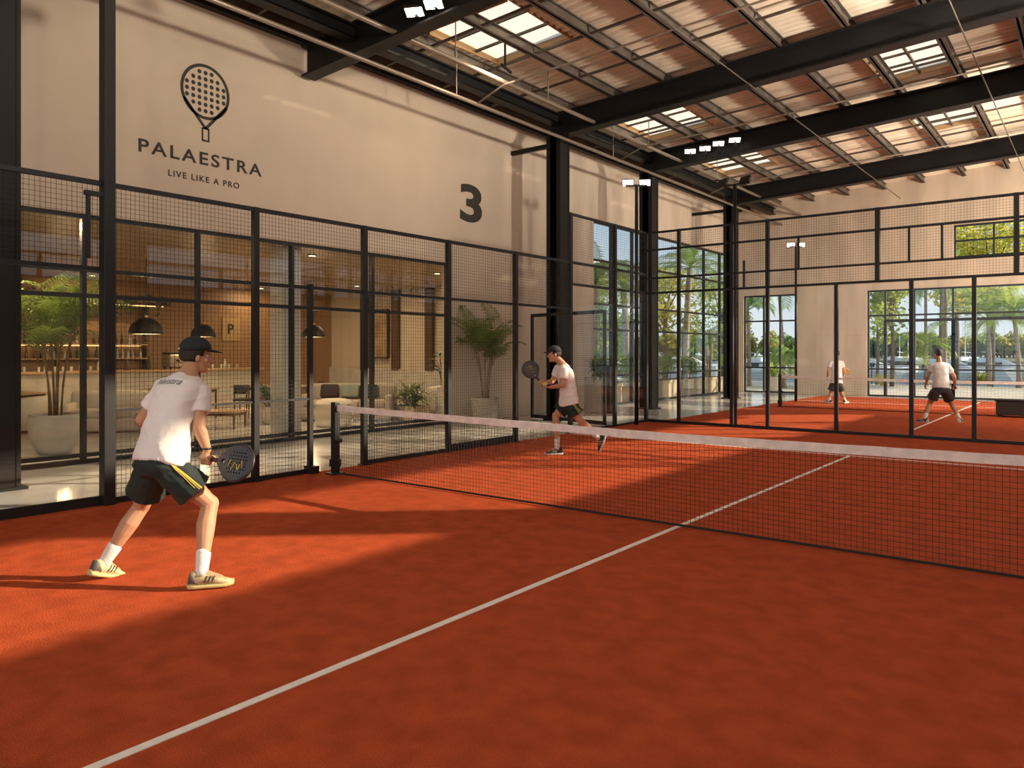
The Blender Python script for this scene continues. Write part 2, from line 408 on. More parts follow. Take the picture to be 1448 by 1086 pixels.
# columns
for i, y in enumerate([3.3, 15.0, 19.6, 25.7]):
    h = 0.24 if i == 0 else 0.2
    x = -10.3 if i else -10.45
    g = G()
    g.box(x-h, y-h, 0, x+h, y-h+0.05, zb(x)); g.box(x-h, y+h-0.05, 0, x+h, y+h, zb(x)); g.box(x-0.09, y-h, 0, x+0.09, y+h, zb(x))
    g.box(x-h+0.01, y-h+0.05, 0, x+h-0.01, y+h-0.05, zb(x))
    g.box(x-h-0.06, y-h-0.06, -0.005, x+h+0.06, y+h+0.06, 0.03)
    struct(g.build('column', STEEL), ['black steel column at the left edge beside the fence', 'black steel column behind the far player', 'black steel column in front of the tall side windows', 'black steel column near the far corner'][i])
for i, y in enumerate([15.0, 25.7]):
    struct(G().bar((-11.75, y, 6.6), (-10.4, y, 6.6), 0.1).build('column_bracket', STEEL))
# roof beams (I sections) following the roof slope
for i, y in enumerate([-2.5, 3.3, 8.74, 15.0, 19.6, 25.7]):
    g = G(); x0, x1 = (-11.6 if y < 9 else -10.5), RX
    for (dz0, dz1, hw) in ((0, 0.035, 0.15), (0.035, 0.53, 0.02), (0.53, 0.565, 0.15)):
        g.add([(x, yy, zb(x)+dz) for x in (x0, x1) for yy in (y-hw, y+hw) for dz in (dz0, dz1)],
              [(0, 1, 3, 2), (4, 6, 7, 5), (0, 4, 5, 1), (2, 3, 7, 6), (0, 2, 6, 4), (1, 5, 7, 3)])
    struct(g.build('roof_beam', STEEL))
# eave girder over the columns
g = G(); g.box(-10.42, FY, 7.04, -10.18, BY, 7.07); g.box(-10.32, FY, 7.07, -10.28, BY, 7.27); g.box(-10.42, FY, 7.27, -10.18, BY, 7.30)
struct(g.build('eave_girder', STEEL))
struct(G().box(WX, FY, 7.30, WX+0.14, BY, 7.7).build('eave_beam', STEEL))
# purlins
for k in range(-3, 9):
    x = -7.5+1.25*k
    if x > RX-0.1: break
    z = zb(x)+0.565
    g = G(); g.box(x-0.07, FY, z, x+0.07, BY, z+0.02); g.box(x-0.02, FY, z, x+0.02, BY, z+0.2); g.box(x-0.07, FY, z+0.18, x+0.07, BY, z+0.2)
    struct(g.build('purlin', PURL))
# sag rods across the purlins
for j, y in enumerate([0.4, 1.9, 4.6, 6.0, 7.4, 10.3, 11.9, 13.5, 16.5, 18.0, 21.1, 22.6, 24.2, 27.0, 28.4]):
    g = G(); g.bar((-11.4, y, zb(-11.4)+0.6), (RX, y, zb(RX)+0.6), 0.045)
    struct(g.build('sag_rod', PURL))
# skylights: holes in the deck where the photo shows lit panels
SKY = []
def roofpt(px, py, dz=ROOF):
    r = at(px, py, 1)-V((0, 0, CAMZ)); # intersect z = zb(x)+dz
    t = (6.75+0.05*10.3+dz-CAMZ)/(r.z-0.05*r.x); return V((0, 0, CAMZ))+r*t
for quad in [((620, 55), (738, 10), (792, 45), (690, 80)), ((876, 178), (960, 152), (1002, 170), (920, 194)), ((990, 233), (1055, 214), (1095, 230), (1040, 243)),
             ((1222, 88), (1335, 55), (1355, 82), (1245, 110)), ((1283, 167), (1378, 148), (1396, 162), (1300, 184))]:
    P = [roofpt(*q) for q in quad]
    x0, x1 = min(p.x for p in P), max(p.x for p in P); y0, y1 = min(p.y for p in P), max(p.y for p in P)
    cx, cy = sum(p.x for p in P)/4, sum(p.y for p in P)/4
    hx = max(0.7, (x1-x0)*0.48); hy = max(1.0, (y1-y0)*0.47)
    SKY.append((cx-hx, cy-hy, cx+hx, cy+hy))
# corrugated deck
xs = sorted({WX-0.3, RX+0.3}|{v for s in SKY for v in (s[0], s[2])})
g = G()
P_, A_ = 0.2, 0.02
for i in range(len(xs)-1):
    xa, xb = xs[i], xs[i+1]; xm = (xa+xb)/2
    cuts = sorted([(s[1], s[3]) for s in SKY if s[0] < xm < s[2]]); y = FY-0.3; spans = []
    for a, b in cuts: spans.append((y, a)); y = max(y, b)
    spans.append((y, BY+0.3))
    spans = [(round(a/0.05)*0.05, round(b/0.05)*0.05) for a, b in spans]
    for (ya, yb) in spans:
        if yb <= ya: continue
        n = round((yb-ya)/0.05); o = len(g.v); j0 = round(ya/0.05)
        for j in range(n+1):
            yy = ya+(yb-ya)*j/n; dz = A_*(1 if ((j+j0)//2) % 2 else -1)
            for x in (xa, xb): g.v.append((x, yy, zb(x)+ROOF+dz))
        for j in range(n): g.f.append((o+2*j, o+2*j+1, o+2*j+3, o+2*j+2))
struct(g.build('ceiling', DECK))
SKYG = mat('skylight_sheet', (0.9, 0.85, 0.74), 0.6)
nt = SKYG.node_tree
_tr = nt.nodes.new('ShaderNodeBsdfTranslucent'); _tr.inputs[0].default_value = (0.97, 0.83, 0.62, 1)
_t2 = nt.nodes.new('ShaderNodeBsdfTransparent'); _t2.inputs[0].default_value = (0.95, 0.90, 0.80, 1)
_mx = nt.nodes.new('ShaderNodeMixShader'); _mx.inputs[0].default_value = 0.12
nt.links.new(_tr.outputs[0], _mx.inputs[1]); nt.links.new(_t2.outputs[0], _mx.inputs[2]); nt.links.new(_mx.outputs[0], nt.nodes['Material Output'].inputs[0])
WOODK = mat('skylight_kerb', (0.36, 0.22, 0.10), 0.6)
for i, (x0, y0, x1, y1) in enumerate(SKY):
    z = lambda x: zb(x)+ROOF
    k = G()
    for (xa, ya, xb, yb) in ((x0, y0, x1, y0), (x1, y0, x1, y1), (x1, y1, x0, y1), (x0, y1, x0, y0)): k.bar((xa, ya, z(xa)+0.08), (xb, yb, z(xb)+0.03), 0.04, 0.16)
    sk = struct(k.build('window_skylight', WOODK))
    m = G()
    for t in (0.33, 0.66): m.bar((x0, y0+(y1-y0)*t, z(x0)+0.05), (x1, y0+(y1-y0)*t, z(x1)+0.05), 0.045)
    m.bar(((x0+x1)/2, y0, z((x0+x1)/2)+0.03), ((x0+x1)/2, y1, z((x0+x1)/2)+0.03), 0.05)
    m.build('skylight_bar', PURL, sk)
    s_ = G(); s_.add([(x0, y0, z(x0)+0.1), (x1, y0, z(x1)+0.1), (x1, y1, z(x1)+0.1), (x0, y1, z(x0)+0.1)], [(0, 1, 2, 3)])
    s_.build('skylight_sheet', SKYG, sk)
# pipes and conduits under the roof
def pipe(pts, r, label, m=PIPE):
    g = G(); g.tube(pts, r, 8); return tag(g.build('sprinkler_pipe', m, smooth=True), label, 'pipe')
p = pipe([(-9.25, FY, 6.92), (-9.25, BY, 6.92)], 0.045, 'long grey pipe under the roof, the one further from the sign wall')
p = pipe([(-9.95, FY, 6.62), (-9.95, BY, 6.62)], 0.04, 'long grey pipe under the roof, the one nearest the sign wall')
for (y, lab) in ((11.6, 'thin cross pipe below the roof just past the nearest skylight'), (17.3, 'thin cross pipe below the roof under the second skylight'), (22.9, 'thin cross pipe below the roof near the far end')):
    pipe([(-9.95, y, 6.62), (-9.25, y, 6.86), (2.6, y, 7.30)], 0.020, lab)
for (x, lab) in ((-5.55, 'thin lengthwise conduit under the roof, left of the right skylights'), (-1.9, 'thin lengthwise conduit under the roof, right of the right skylights')):
    pipe([(x, 6, zb(x)-0.04), (x, 29, zb(x)-0.04)], 0.014, lab, PURL)
for i, (x, y) in enumerate([(-9.25, 10.2), (-9.25, 13.1), (-9.25, 17.6), (-9.25, 22), (-9.95, 11), (-9.95, 17)]):
    struct(G().tube([(x, y, 6.9 if x > -9.5 else 6.6), (x, y, zb(x)+ROOF)], 0.012, 6).build('pipe_hanger', PIPE))
# ------------------------------------------------------------------ the painted sign
def sign_mesh(me, y, z, label_name, parent=None):
    """text lies in local XY; put it on the left wall so that it reads along +y"""
    me.transform(Matrix(((0, 0, 1, WX+0.0055), (1, 0, 0, y), (0, 1, 0, z), (0, 0, 0, 1))))
    if parent: shift_mesh(me, parent.location)
    return link(label_name, me, INK, parent)
def fit_text(s, y0, y1, zlo, zhi, bold=0.0, spacing=1.0):
    me = text_mesh(s, 1.0, bold, spacing)
    xs_ = [v.co.x for v in me.vertices]; ys_ = [v.co.y for v in me.vertices]
    sx = (y1-y0)/(max(xs_)-min(xs_)); sy = (zhi-zlo)/(max(ys_)-min(ys_))
    for v in me.vertices: v.co = V(((v.co.x-min(xs_))*sx, (v.co.y-min(ys_))*sy, v.co.z))
    return me
lg = thing('painted_logo', 'dark painted racket emblem with PALAESTRA lettering high on the beige wall', 'sign', (WX, 6.73, 4.4))
sign_mesh(fit_text('PALAESTRA', 5.66, 7.82, 4.715, 4.925, 0.013, 1.25), 5.66, 4.715, 'lettering', lg)
me = fit_text('LIVE LIKE A PRO', 6.13, 7.38, 4.43, 4.53, 0.010, 1.25)
cxs = sorted(v.co.x for v in me.vertices); gaps = sorted(range(1, len(cxs)), key=lambda i: cxs[i-1]-cxs[i])[:3]
cuts = [-1]+sorted((cxs[i]+cxs[i-1])/2 for i in gaps)+[9]
for ca, cb_ in zip(cuts[:-1], cuts[1:]):
    w_ = G()
    for p in me.polygons:
        if ca < p.center.x < cb_: w_.add([me.vertices[i].co for i in p.vertices], [tuple(range(len(p.vertices)))])
    sign_mesh(w_.mesh('tagline'), 6.13, 4.43, 'tagline_word', lg)
def ring2(pts, w):      # closed outline stroke in the wall plane, (y, z) points
    n = len(pts); g = G(); outer = []; inner = []
    for i in range(n):
        a, b, c = V(pts[i-1]), V(pts[i]), V(pts[(i+1) % n])
        t = (c-a).normalized(); nn = V((t.y, -t.x))
        outer.append(b+nn*w/2); inner.append(b-nn*w/2)
    x = WX+0.004
    g.v = [(x, p.x, p.y) for p in outer]+[(x, p.x, p.y) for p in inner]
    g.f = [(i, (i+1) % n, n+(i+1) % n, n+i) for i in range(n)]
    return g
def stroke2(g, p, q, w):
    x = WX+0.004; p, q = V(p), V(q); t = (q-p).normalized(); nn = V((t.y, -t.x))*w/2
    return g.add([(x, *(p+nn)), (x, *(p-nn)), (x, *(q-nn)), (x, *(q+nn))], [(0, 1, 2, 3)])
cy, cz = 6.765, 5.925
el = [(cy+0.41*cos(2*pi*i/48), cz+0.43*sin(2*pi*i/48)) for i in range(48)]
g = ring2(el, 0.052)
stroke2(g, (cy-0.375, cz-0.17), (cy, 5.32), 0.05); stroke2(g, (cy+0.375, cz-0.17), (cy, 5.32), 0.05)
for a, b in (((cy-0.055, 5.32), (cy+0.055, 5.32)), ((cy-0.055, 5.12), (cy+0.055, 5.12)), ((cy-0.055, 5.33), (cy-0.055, 5.11)), ((cy+0.055, 5.33), (cy+0.055, 5.11))): stroke2(g, a, b, 0.03)
for i in range(-3, 4):
    for j in range(-3, 4):
        dy, dz = i*0.108, j*0.105
        if (dy/0.35)**2+(dz/0.36)**2 < 1:
            r = 0.036
            g.add([(WX+0.004, cy+dy+r*cos(2*pi*k/10), cz+dz+r*sin(2*pi*k/10)) for k in range(10)], [tuple(range(10))])
g.build('racket_emblem', INK, lg)
me = fit_text('3', 13.05, 13.83, 4.66, 5.55, 0.03, 1.0)
tag(sign_mesh(me, 13.05, 4.66, 'court_number'), 'large dark number 3 painted on the beige wall', 'number')

# ------------------------------------------------------------------ enclosure fences
def wire_grid(p, u, w, z0, z1, s=0.05, t=0.0034):
    g = G(); p = V(p); u = V(u).normalized(); n = int(round(w/s)); m = int(round((z1-z0)/s))
    for i in range(n+1): q = p+u*(w*i/n); g.wire((q.x, q.y, z0), (q.x, q.y, z1), t)
    for j in range(m+1): z = z0+(z1-z0)*j/m; g.wire((p.x, p.y, z), (p.x+u.x*w, p.y+u.y*w, z), t)
    return g
HT, HC = 3.46, 4.43
fs = thing('side_fence', 'black steel side fence of the court with square wire mesh, before the lounge', 'fence', (FX, 7, 0))
Ys = [-1.65, 0.15, 1.95, 3.75, 5.56, 6.40, 7.35, 9.14, 10.94, 12.74, 14.5, 15.95]
for y in Ys:
    top = HC if y > 12.5 else (2.55 if y == 6.40 else HT)
    w = 0.075 if y != 6.40 else 0.06
    g = G(); g.box(FX-w/2, y-w/2, 0, FX+w/2, y+w/2, top)
    g.box(FX-0.07, y-0.07, 0, FX+0.07, y+0.07, 0.012)
    g.build('post', FENCE, fs)
g = G(); g.box(FX-0.025, -1.65, HT-0.05, FX+0.025, 15.95, HT); g.build('top_rail', FENCE, fs)
g = G(); g.box(FX-0.025, 12.74, HC-0.05, FX+0.025, 15.95, HC); g.build('top_rail', FENCE, fs)
def rail(y0, y1, z, h=0.045):
    g = G(); g.box(FX-0.02, y0, z-h/2, FX+0.02, y1, z+h/2); g.build('rail', FENCE, fs)
def meshp(y0, y1, z0, z1): wire_grid((FX, y0, 0), (0, 1, 0), y1-y0, z0, z1).build('mesh_panel', FENCE, fs)
def glassp(y0, y1, z0, z1): G().box(FX-0.006, y0+0.04, z0, FX+0.006, y1-0.04, z1).build('glass_panel', GLASSC, fs)
for (y0, y1) in ((-1.65, 0.15), (0.15, 1.95), (1.95, 3.75)):
    rail(y0, y1, 0.05, 0.1); rail(y0, y1, 2.52); glassp(y0, y1, 0.1, 2.5); meshp(y0, y1, 2.54, HT)
rail(3.75, 5.56, 0.03, 0.06); rail(3.75, 5.56, 1.0, 0.03); meshp(3.75, 5.56, 0.05, HT)
rail(5.56, 6.40, 0.03, 0.06); rail(5.56, 7.35, 2.50); rail(5.56, 6.40, 1.0, 0.03); meshp(5.56, 6.40, 0.05, 2.5); meshp(5.56, 7.35, 2.5, HT)
rail(7.35, 9.14, 0.03, 0.06); rail(7.35, 9.14, 2.5, 0.03); meshp(7.35, 9.14, 0.05, HT)
rail(9.14, 10.94, 0.06, 0.12); rail(9.14, 10.94, 2.5); meshp(9.14, 10.94, 0.1, HT)
rail(10.94, 12.74, 2.5); meshp(10.94, 12.74, 2.52, HT)
for (y0, y1) in ((12.74, 14.5), (14.5, 15.95)):
    rail(y0, y1, 0.02, 0.04); rail(y0, y1, 3.0, 0.05); glassp(y0, y1, 0.04, 2.98); meshp(y0, y1, 3.02, HC)
g = G(); g.box(FX-0.05, 6.34, 0, FX+0.12, 6.46, 0.10); g.build('floor_bolt', FENCE, fs)
g = G(); g.box(FX+0.03, 3.52, 2.62, FX+0.06, 3.56, 3.32); g.box(FX+0.03, 3.50, 3.28, FX+0.08, 3.68, 3.33); g.build('latch_rod', FENCE, fs)

fb = thing('back_fence', 'tall black framed glass back wall of the court with wire mesh above', 'fence', (-3, 15.95, 0))
YB = 15.95
Xg = [-8.45, -7.62, -6.37, -5.59, -4.21, -2.86, -1.84, -0.6, 0.7, 2.0]
for x in Xg:
    top = HC if x in (-8.45, -7.62, -6.37, -5.59, 2.0) else 3.0
    G().box(x-0.035, YB-0.035, 0, x+0.035, YB+0.035, top).build('post', FENCE, fb)
for x in (-3.45, -1.2, 0.9): G().box(x-0.04, YB-0.04, 3.0, x+0.04, YB+0.04, HC).build('mesh_post', FENCE, fb)
for z, h in ((0.03, 0.06), (3.0, 0.05), (HC-0.025, 0.045), (4.0, 0.04), (3.34, 0.04)):
    G().box(-8.45, YB-0.022, z-h/2, 2.0, YB+0.022, z+h/2).build('rail', FENCE, fb)
for a, b in zip(Xg[:-1], Xg[1:]):
    G().box(a+0.04, YB-0.006, 0.06, b-0.04, YB+0.006, 2.97).build('glass_panel', GLASSC, fb)
for a, b in ((-8.45, -5.59), (-5.59, -3.45), (-3.45, -1.2), (-1.2, 2.0)):
    wire_grid((a, YB, 0), (1, 0, 0), b-a, 3.02, HC).build('mesh_panel', FENCE, fb)
for (x, z0, z1) in ((-4.95, 3.34, 4.0), (-2.9, 3.34, 4.0), (-2.35, 3.34, 4.0), (-6.1, 3.0, 3.6)):
    G().box(x-0.02, YB-0.02, z0, x+0.02, YB+0.02, z1).build('stub_post', FENCE, fb)

gt = thing('open_gate', 'open black mesh gate leaf swung out at the court entrance behind the far player', 'gate', (-8.62, 14.35, 0))
p0, p1 = V((-8.66, 14.42, 0)), V((-11.05, 14.98, 0)); u = (p1-p0).normalized(); Lg = (p1-p0).length
g = G()
for t in (0.0, 0.62, 1.0):
    q = p0+u*Lg*t; g.bar((q.x, q.y, 0.02), (q.x, q.y, 2.55), 0.06)
for z in (0.06, 2.52): g.bar((p0.x, p0.y, z), (p1.x, p1.y, z), 0.05, 0.08)
g.build('gate_frame', FENCE, gt)
wire_grid((p0.x, p0.y, 0), u, Lg, 0.1, 2.5).build('mesh_panel', FENCE, gt)
G().obox(p0+u*0.25+V((0.03, -0.05, 1.05)), (0.06, 0.03, 0.02), (u, V((-u.y, u.x, 0)), UP)).build('handle', PIPE, gt)

# ------------------------------------------------------------------ nets
def net(name, label, y, x0, x1, zend, zmid, s, base):
    r = thing(name, label, 'net', (x0, y, 0))
    top = lambda x: zmid+(zend-zmid)*min(1, abs((x-(x0+x1)/2)/((x1-x0)/2)))**1.3
    def post(x):
        g = G(); g.box(x-0.045, y-0.04, 0, x+0.045, y+0.04, zend+0.04); g.box(x-0.09, y-0.10, 0, x+0.09, y+0.10, 0.02); g.box(x-0.06, y-0.055, 0.1, x+0.06, y+0.055, 0.2)
        pp = g.build('net_post', FENCE, r, bevel=0.006)
        w_ = G(); w_.tube([(x+0.05, y-0.06, 0.45), (x+0.05, y+0.06, 0.45)], 0.03, 10); w_.build('winder', STEEL, pp)
    post(x0-0.05); post(x1+0.05)
    g = G(); n = int((x1-x0)/s)
    for i in range(n+1):
        x = x0+(x1-x0)*i/n; g.wire((x, y, 0.02), (x, y, top(x)-0.03), 0.0027)
    m = int(zend/s)
    for j in range(m+1):
        f = j/m
        for i in range(20):
            xa, xb = x0+(x1-x0)*i/20, x0+(x1-x0)*(i+1)/20
            g.wire((xa, y, 0.02+f*(top(xa)-0.05)), (xb, y, 0.02+f*(top(xb)-0.05)), 0.0027)
    g.build('net_mesh', NETC, r)
    g = G(); R_ = []
    for i in range(61):
        x = x0+(x1-x0)*i/60; z = top(x)+0.0015*sin(i*2.1); R_.append([(x, y-0.013, z-0.075), (x, y-0.008, z), (x, y+0.008, z), (x, y+0.013, z-0.075)])
    g.loft(R_); g.build('top_tape', TAPE, r)
    G().tube([(x0, y, 0.018), (x1, y, 0.018)], 0.011, 6).build('bottom_cord', NETC, r)
    return r
net('court_net', 'black net with pinkish white top tape across the near court', 6.55, -8.06, 1.9, 0.92, 0.87, 0.045, 0)
net('court_net', 'black net with cream top tape on the court behind the glass', 22.6, -7.5, 1.6, 0.93, 0.88, 0.075, 0)

# ------------------------------------------------------------------ masts and lamps
def flood_head(parent, c, aim, lit=True, w=0.15):
    d = (V(aim)-V(c)).normalized(); a = d.cross(UP).normalized(); b = a.cross(d)
    G().obox(V(c)-d*0.03, (0.03, w, w*0.62), (d, a, b)).build('lamp_housing', BLACKM, parent, bevel=0.01)
    h = G().obox(V(c)+d*0.004, (0.006, w*0.86, w*0.5), (d, a, b)).build('lamp_lens', LED if lit else LEDOFF, parent)
m0 = thing('light_mast', 'tall black square mast rising from the fence left of the near player', 'mast', (FX+0.04, 3.75, 0))
g = G(); g.box(FX-0.03, 3.68, 0, FX+0.10, 3.80, 6.15); g.build('mast_pole', FENCE, m0, bevel=0.006)
g = G(); g.bar((FX+0.03, 3.78, 5.78), (FX+0.35, 4.0, 5.98), 0.06); g.tube([(FX+0.03, 3.75, 5.7), (FX+0.05, 3.9, 5.75), (FX+0.12, 3.95, 5.9)], 0.03, 8); g.build('mast_arm', FENCE, m0)
flood_head(m0, (FX+0.4, 4.05, 6.02), (-3, 4.6, 0), False)
def mast(label, loc, h, arm, aim, lit, s=1.0):
    r = thing('light_mast', label, 'mast', loc); x, y, _ = loc
    G().tube([(x, y, 0), (x, y, h)], [0.05*s, 0.038*s], 10).build('mast_pole', FENCE, r, smooth=True)
    a = V(arm); c = V((x, y, h))
    G().bar(c-a*0.55, c+a*0.55, 0.04).build('cross_arm', FENCE, r)
    for sgn in (-1, 1): flood_head(r, c+a*0.42*sgn+V((0, 0, 0.06)), aim, lit, 0.13)
    return r
mast('slim black lamp mast at the far left corner of the court with two lit heads', (-8.25, 15.12, 0), 5.36, RV*0.45, (-2, 3, 0.5), True)
mast('slim dark lamp mast on the glass back wall with unlit heads', (-6.37, 16.12, 0), 5.3, V((0.6, 0, 0)), (-3, 26, 0), False)
mast('distant lamp mast of the court behind with two small lit heads', (-8.0, 25.5, 0), 5.1, RV*0.4, (-2, 12, 0.5), True)
def beam_light(label, px, py, by):
    p = ony(px, py, by-0.28); x, y, z = p
    r = thing('floodlight', label, 'floodlight', p)
    G().bar((x, y+0.03, z+0.03), (x, y+0.03, zb(x)+0.12), 0.04).bar((x, y+0.03, zb(x)+0.10), (x, by-0.155, zb(x)+0.10), 0.04).build('bracket', STEEL, r)
    flood_head(r, p, (x+1.5, y-3.0, 0), True, 0.16)
for i, (px, py) in enumerate([(586, 17), (613, 6)]): beam_light(['left one of the two lit floodlights on the nearest roof beam', 'right one of the two lit floodlights on the nearest roof beam'][i], px, py, 8.74)
for i, (px, py) in enumerate([(976, 214), (997, 210), (1016, 203), (1039, 198)]):
    beam_light('%s of the four lit floodlights on the distant roof beam' % ['leftmost', 'second from left', 'third from left', 'rightmost'][i], px, py, 19.6)
for i, (x, y, wt) in enumerate(ROOF_FILL):
    z = zb(x)-0.1
    r = thing('roof_fill_lamp', 'added round fill lamp under the roof above the court, out of view', 'lamp', (x, y, z), 'added roof fill lamps out of view')
    G().lathe([(0.05, 0.28), (0.08, 0.2), (0.24, 0.04), (0.26, 0.0), (0.24, 0.0)], (x, y, z), 20).build('shade', BLACKM, r, smooth=True)
    G().bar((x, y, z+0.25), (x, y, zb(x)+ROOF), 0.03).build('hanger', STEEL, r)
    lamp('roof_fill_light', 'AREA', (x, y, z-0.03), wt, size=0.5, parent=r)
for i, (x, y, wt) in enumerate(WALL_WASH):
    z = 6.5 if i == 0 else 6.95
    r = thing('wall_washer', ['added wall fill lamp above the near court, out of view', 'small bright lamp hanging under the roof by the nearest skylight'][i], 'lamp', (x, y, z))
    G().bar((x, y, z+0.05), (x, y, zb(x)+ROOF), 0.03).build('hanger', STEEL, r)
    aim = (WX, y-0.8, 3.6)
    flood_head(r, (x, y, z), aim, False, 0.13)
    lamp('wall_wash_light', 'AREA', V((x, y, z))+(V(aim)-V((x, y, z))).normalized()*0.03, wt, size=0.7, parent=r, aim=aim)
for i, (p, aim, wt, spr) in enumerate(FILL_LAMPS):
    r = thing('added_fill_lamp', 'added fill lamp on the wall beside the courts, out of view', 'floodlight', p, 'added wall fill lamps out of view')
    bx_ = RX if p[0] > 2 else p[0]; by_ = p[1] if p[0] > 2 else FY
    G().bar(p, (bx_, by_, p[2]), 0.06).build('bracket', STEEL, r)
    flood_head(r, p, aim, False, 0.35)
    lamp('fill_light', 'AREA', V(p)+(V(aim)-V(p)).normalized()*0.04, wt, size=0.6, parent=r, aim=aim).data.spread = radians(spr)
for i, (x, y, wt) in enumerate(FILL_UPLIGHTS):
    p = (x, y, 5.2); aim = (-3.2, y+0.5, 8.2)
    r = thing('added_uplight', 'added wall uplight brightening the roof deck, out of view', 'lamp', p, 'added uplights out of view')
    G().bar(p, (RX, y, 5.2), 0.06).build('bracket', STEEL, r)
    flood_head(r, p, aim, False, 0.25)
    lamp('fill_uplight', 'AREA', V(p)+(V(aim)-V(p)).normalized()*0.04, wt, (1.0, 0.86, 0.68), size=0.7, parent=r, aim=aim).data.spread = radians(80)
# loose things on the floor
bx = thing('equipment_box', 'black equipment box by the far glass at the right edge', 'box', (-1.55, 24.0, 0))
bp = gp(1440, 590); bx.location = (bp.x, bp.y, 0)
x, y = bp.x, bp.y
G().box(x-0.45, y-0.3, 0.06, x+0.45, y+0.3, 0.40).build('body', BLACKM, bx, bevel=0.02)
G().box(x-0.47, y-0.32, 0.40, x+0.47, y+0.32, 0.44).build('lid', STEEL, bx, bevel=0.01)
for sx in (-1, 1):
    for sy in (-1, 1): G().box(x+sx*0.38-0.04, y+sy*0.23-0.04, 0, x+sx*0.38+0.04, y+sy*0.23+0.04, 0.06).build('foot', BLACKM, bx)
bo = thing('bollard', 'short dark post standing on the concrete beside the tall windows', 'bollard', gp(861, 584))
G().box(bo.location.x-0.07, bo.location.y-0.07, 0, bo.location.x+0.07, bo.location.y+0.07, 1.25).build('shaft', BLACKM, bo, bevel=0.01)
G().box(bo.location.x-0.13, bo.location.y-0.13, 0, bo.location.x+0.13, bo.location.y+0.13, 0.015).build('base_plate', STEEL, bo)
# ------------------------------------------------------------------ padel rackets
def racket(label, H, a, n, scale=1.0, mark=True, facem=RACKF):
    r = thing('padel_racket', label, 'racket', (0, 0, 0))
    cx, R0 = 0.322, 0.128
    out = [(cx+R0*1.03*cos(t), R0*sin(t)) for t in [radians(-128+256*i/40) for i in range(41)]]+[(0.165, 0.020), (0.165, -0.020)]
    cu = bpy.data.curves.new('f', 'CURVE'); cu.dimensions = '2D'; cu.fill_mode = 'BOTH'; cu.extrude = 0.016
    def spl(pts):
        s = cu.splines.new('POLY'); s.points.add(len(pts)-1); s.use_cyclic_u = True
        for p, q in zip(s.points, pts): p.co = (q[0], q[1], 0, 1)
    spl(out)
    for i in range(-4, 5):
        for j in range(-4, 5):
            x, y = i*0.024, j*0.024
            if (x/0.095)**2+(y/0.095)**2 < 1: spl([(cx+0.008+x+0.0062*cos(2*pi*k/8), y+0.0062*sin(2*pi*k/8)) for k in range(8)])
    spl([(0.188, 0.006), (0.222, 0.020), (0.222, -0.020), (0.188, -0.006)])
    o = bpy.data.objects.new('f', cu); C.objects.link(o)
    dg = bpy.context.evaluated_depsgraph_get(); dg.update()
    me = bpy.data.meshes.new_from_object(o.evaluated_get(dg)); bpy.data.objects.remove(o)
    me.materials.clear()
    link('face', me, facem, r)
    g = G(); pts = [V((p[0], p[1], 0)) for p in out]; pts.append(pts[0]); g.tube(pts, 0.0125, 8, ref=V((0, 0, 1))); g.build('frame', RACK, r, smooth=True)
    g = G(); g.tube([(0, 0, 0), (0.004, 0, 0), (0.012, 0, 0), (0.14, 0, 0), (0.175, 0, 0)], [0.016, 0.019, 0.0155, 0.0155, 0.017], 10); g.build('grip', GRIP, r, smooth=True)
    if mark:
        g = G(); zs = (0.0175, -0.0175)
        for z in zs:
            prev = None
            for k in range(13):
                p = V((cx-0.06+0.01*k, 0.03*sin(k*1.3)+0.012*((k*7) % 3-1)-0.02, z))
                if prev is not None and k % 4 != 3: g.bar(prev, p, 0.006, 0.002, V((0, 0, 1)))
                prev = p
        g.build('yellow_lettering', YEL, r)
    a = V(a).normalized(); n = (V(n)-a*V(n).dot(a)).normalized(); b = n.cross(a)
    M = Matrix((a, b, n)).transposed()
    r.rotation_euler = M.to_euler(); r.location = V(H)-a*0.06*scale; r.scale = (scale,)*3
    return r

# ------------------------------------------------------------------ people
def grip_hand(g, H, a, wrist, toward):
    a = V(a).normalized(); w = V(H)-V(wrist); w = (w-a*w.dot(a)).normalized()
    u = a.cross(w).normalized()
    if u.dot(V(toward)) < 0: u = -u
    g.obox(V(H)+u*0.028-w*0.004, (0.041, 0.036, 0.012), (a, w, u))
    g.tube([V(wrist), V(H)+u*0.027-w*0.03], [0.026, 0.027], 10, round_=True)
    for k, off in enumerate((-0.034, -0.0115, 0.0115, 0.034)):
        rf = 0.0088 if k != 0 else 0.0078; pts = []
        last = (185, 205, 215, 200)[k]
        for th in (20, 60, 100, 140, last):
            t = radians(th); pts.append(V(H)+a*(off+(0.004*th/200 if k == 3 else 0))+u*(0.0275*cos(t))+w*(0.03*sin(t)))
        g.tube(pts, [rf*1.1, rf*1.05, rf, rf*0.95, rf*0.85], 8, round_=True)
    pts = [V(H)+u*0.026-w*0.022+a*0.03, V(H)+u*0.008-w*0.030+a*0.042, V(H)-u*0.014-w*0.022+a*0.048, V(H)-u*0.026-w*0.002+a*0.045]
    g.tube(pts, [0.0125, 0.011, 0.0095, 0.008], 8, round_=True)
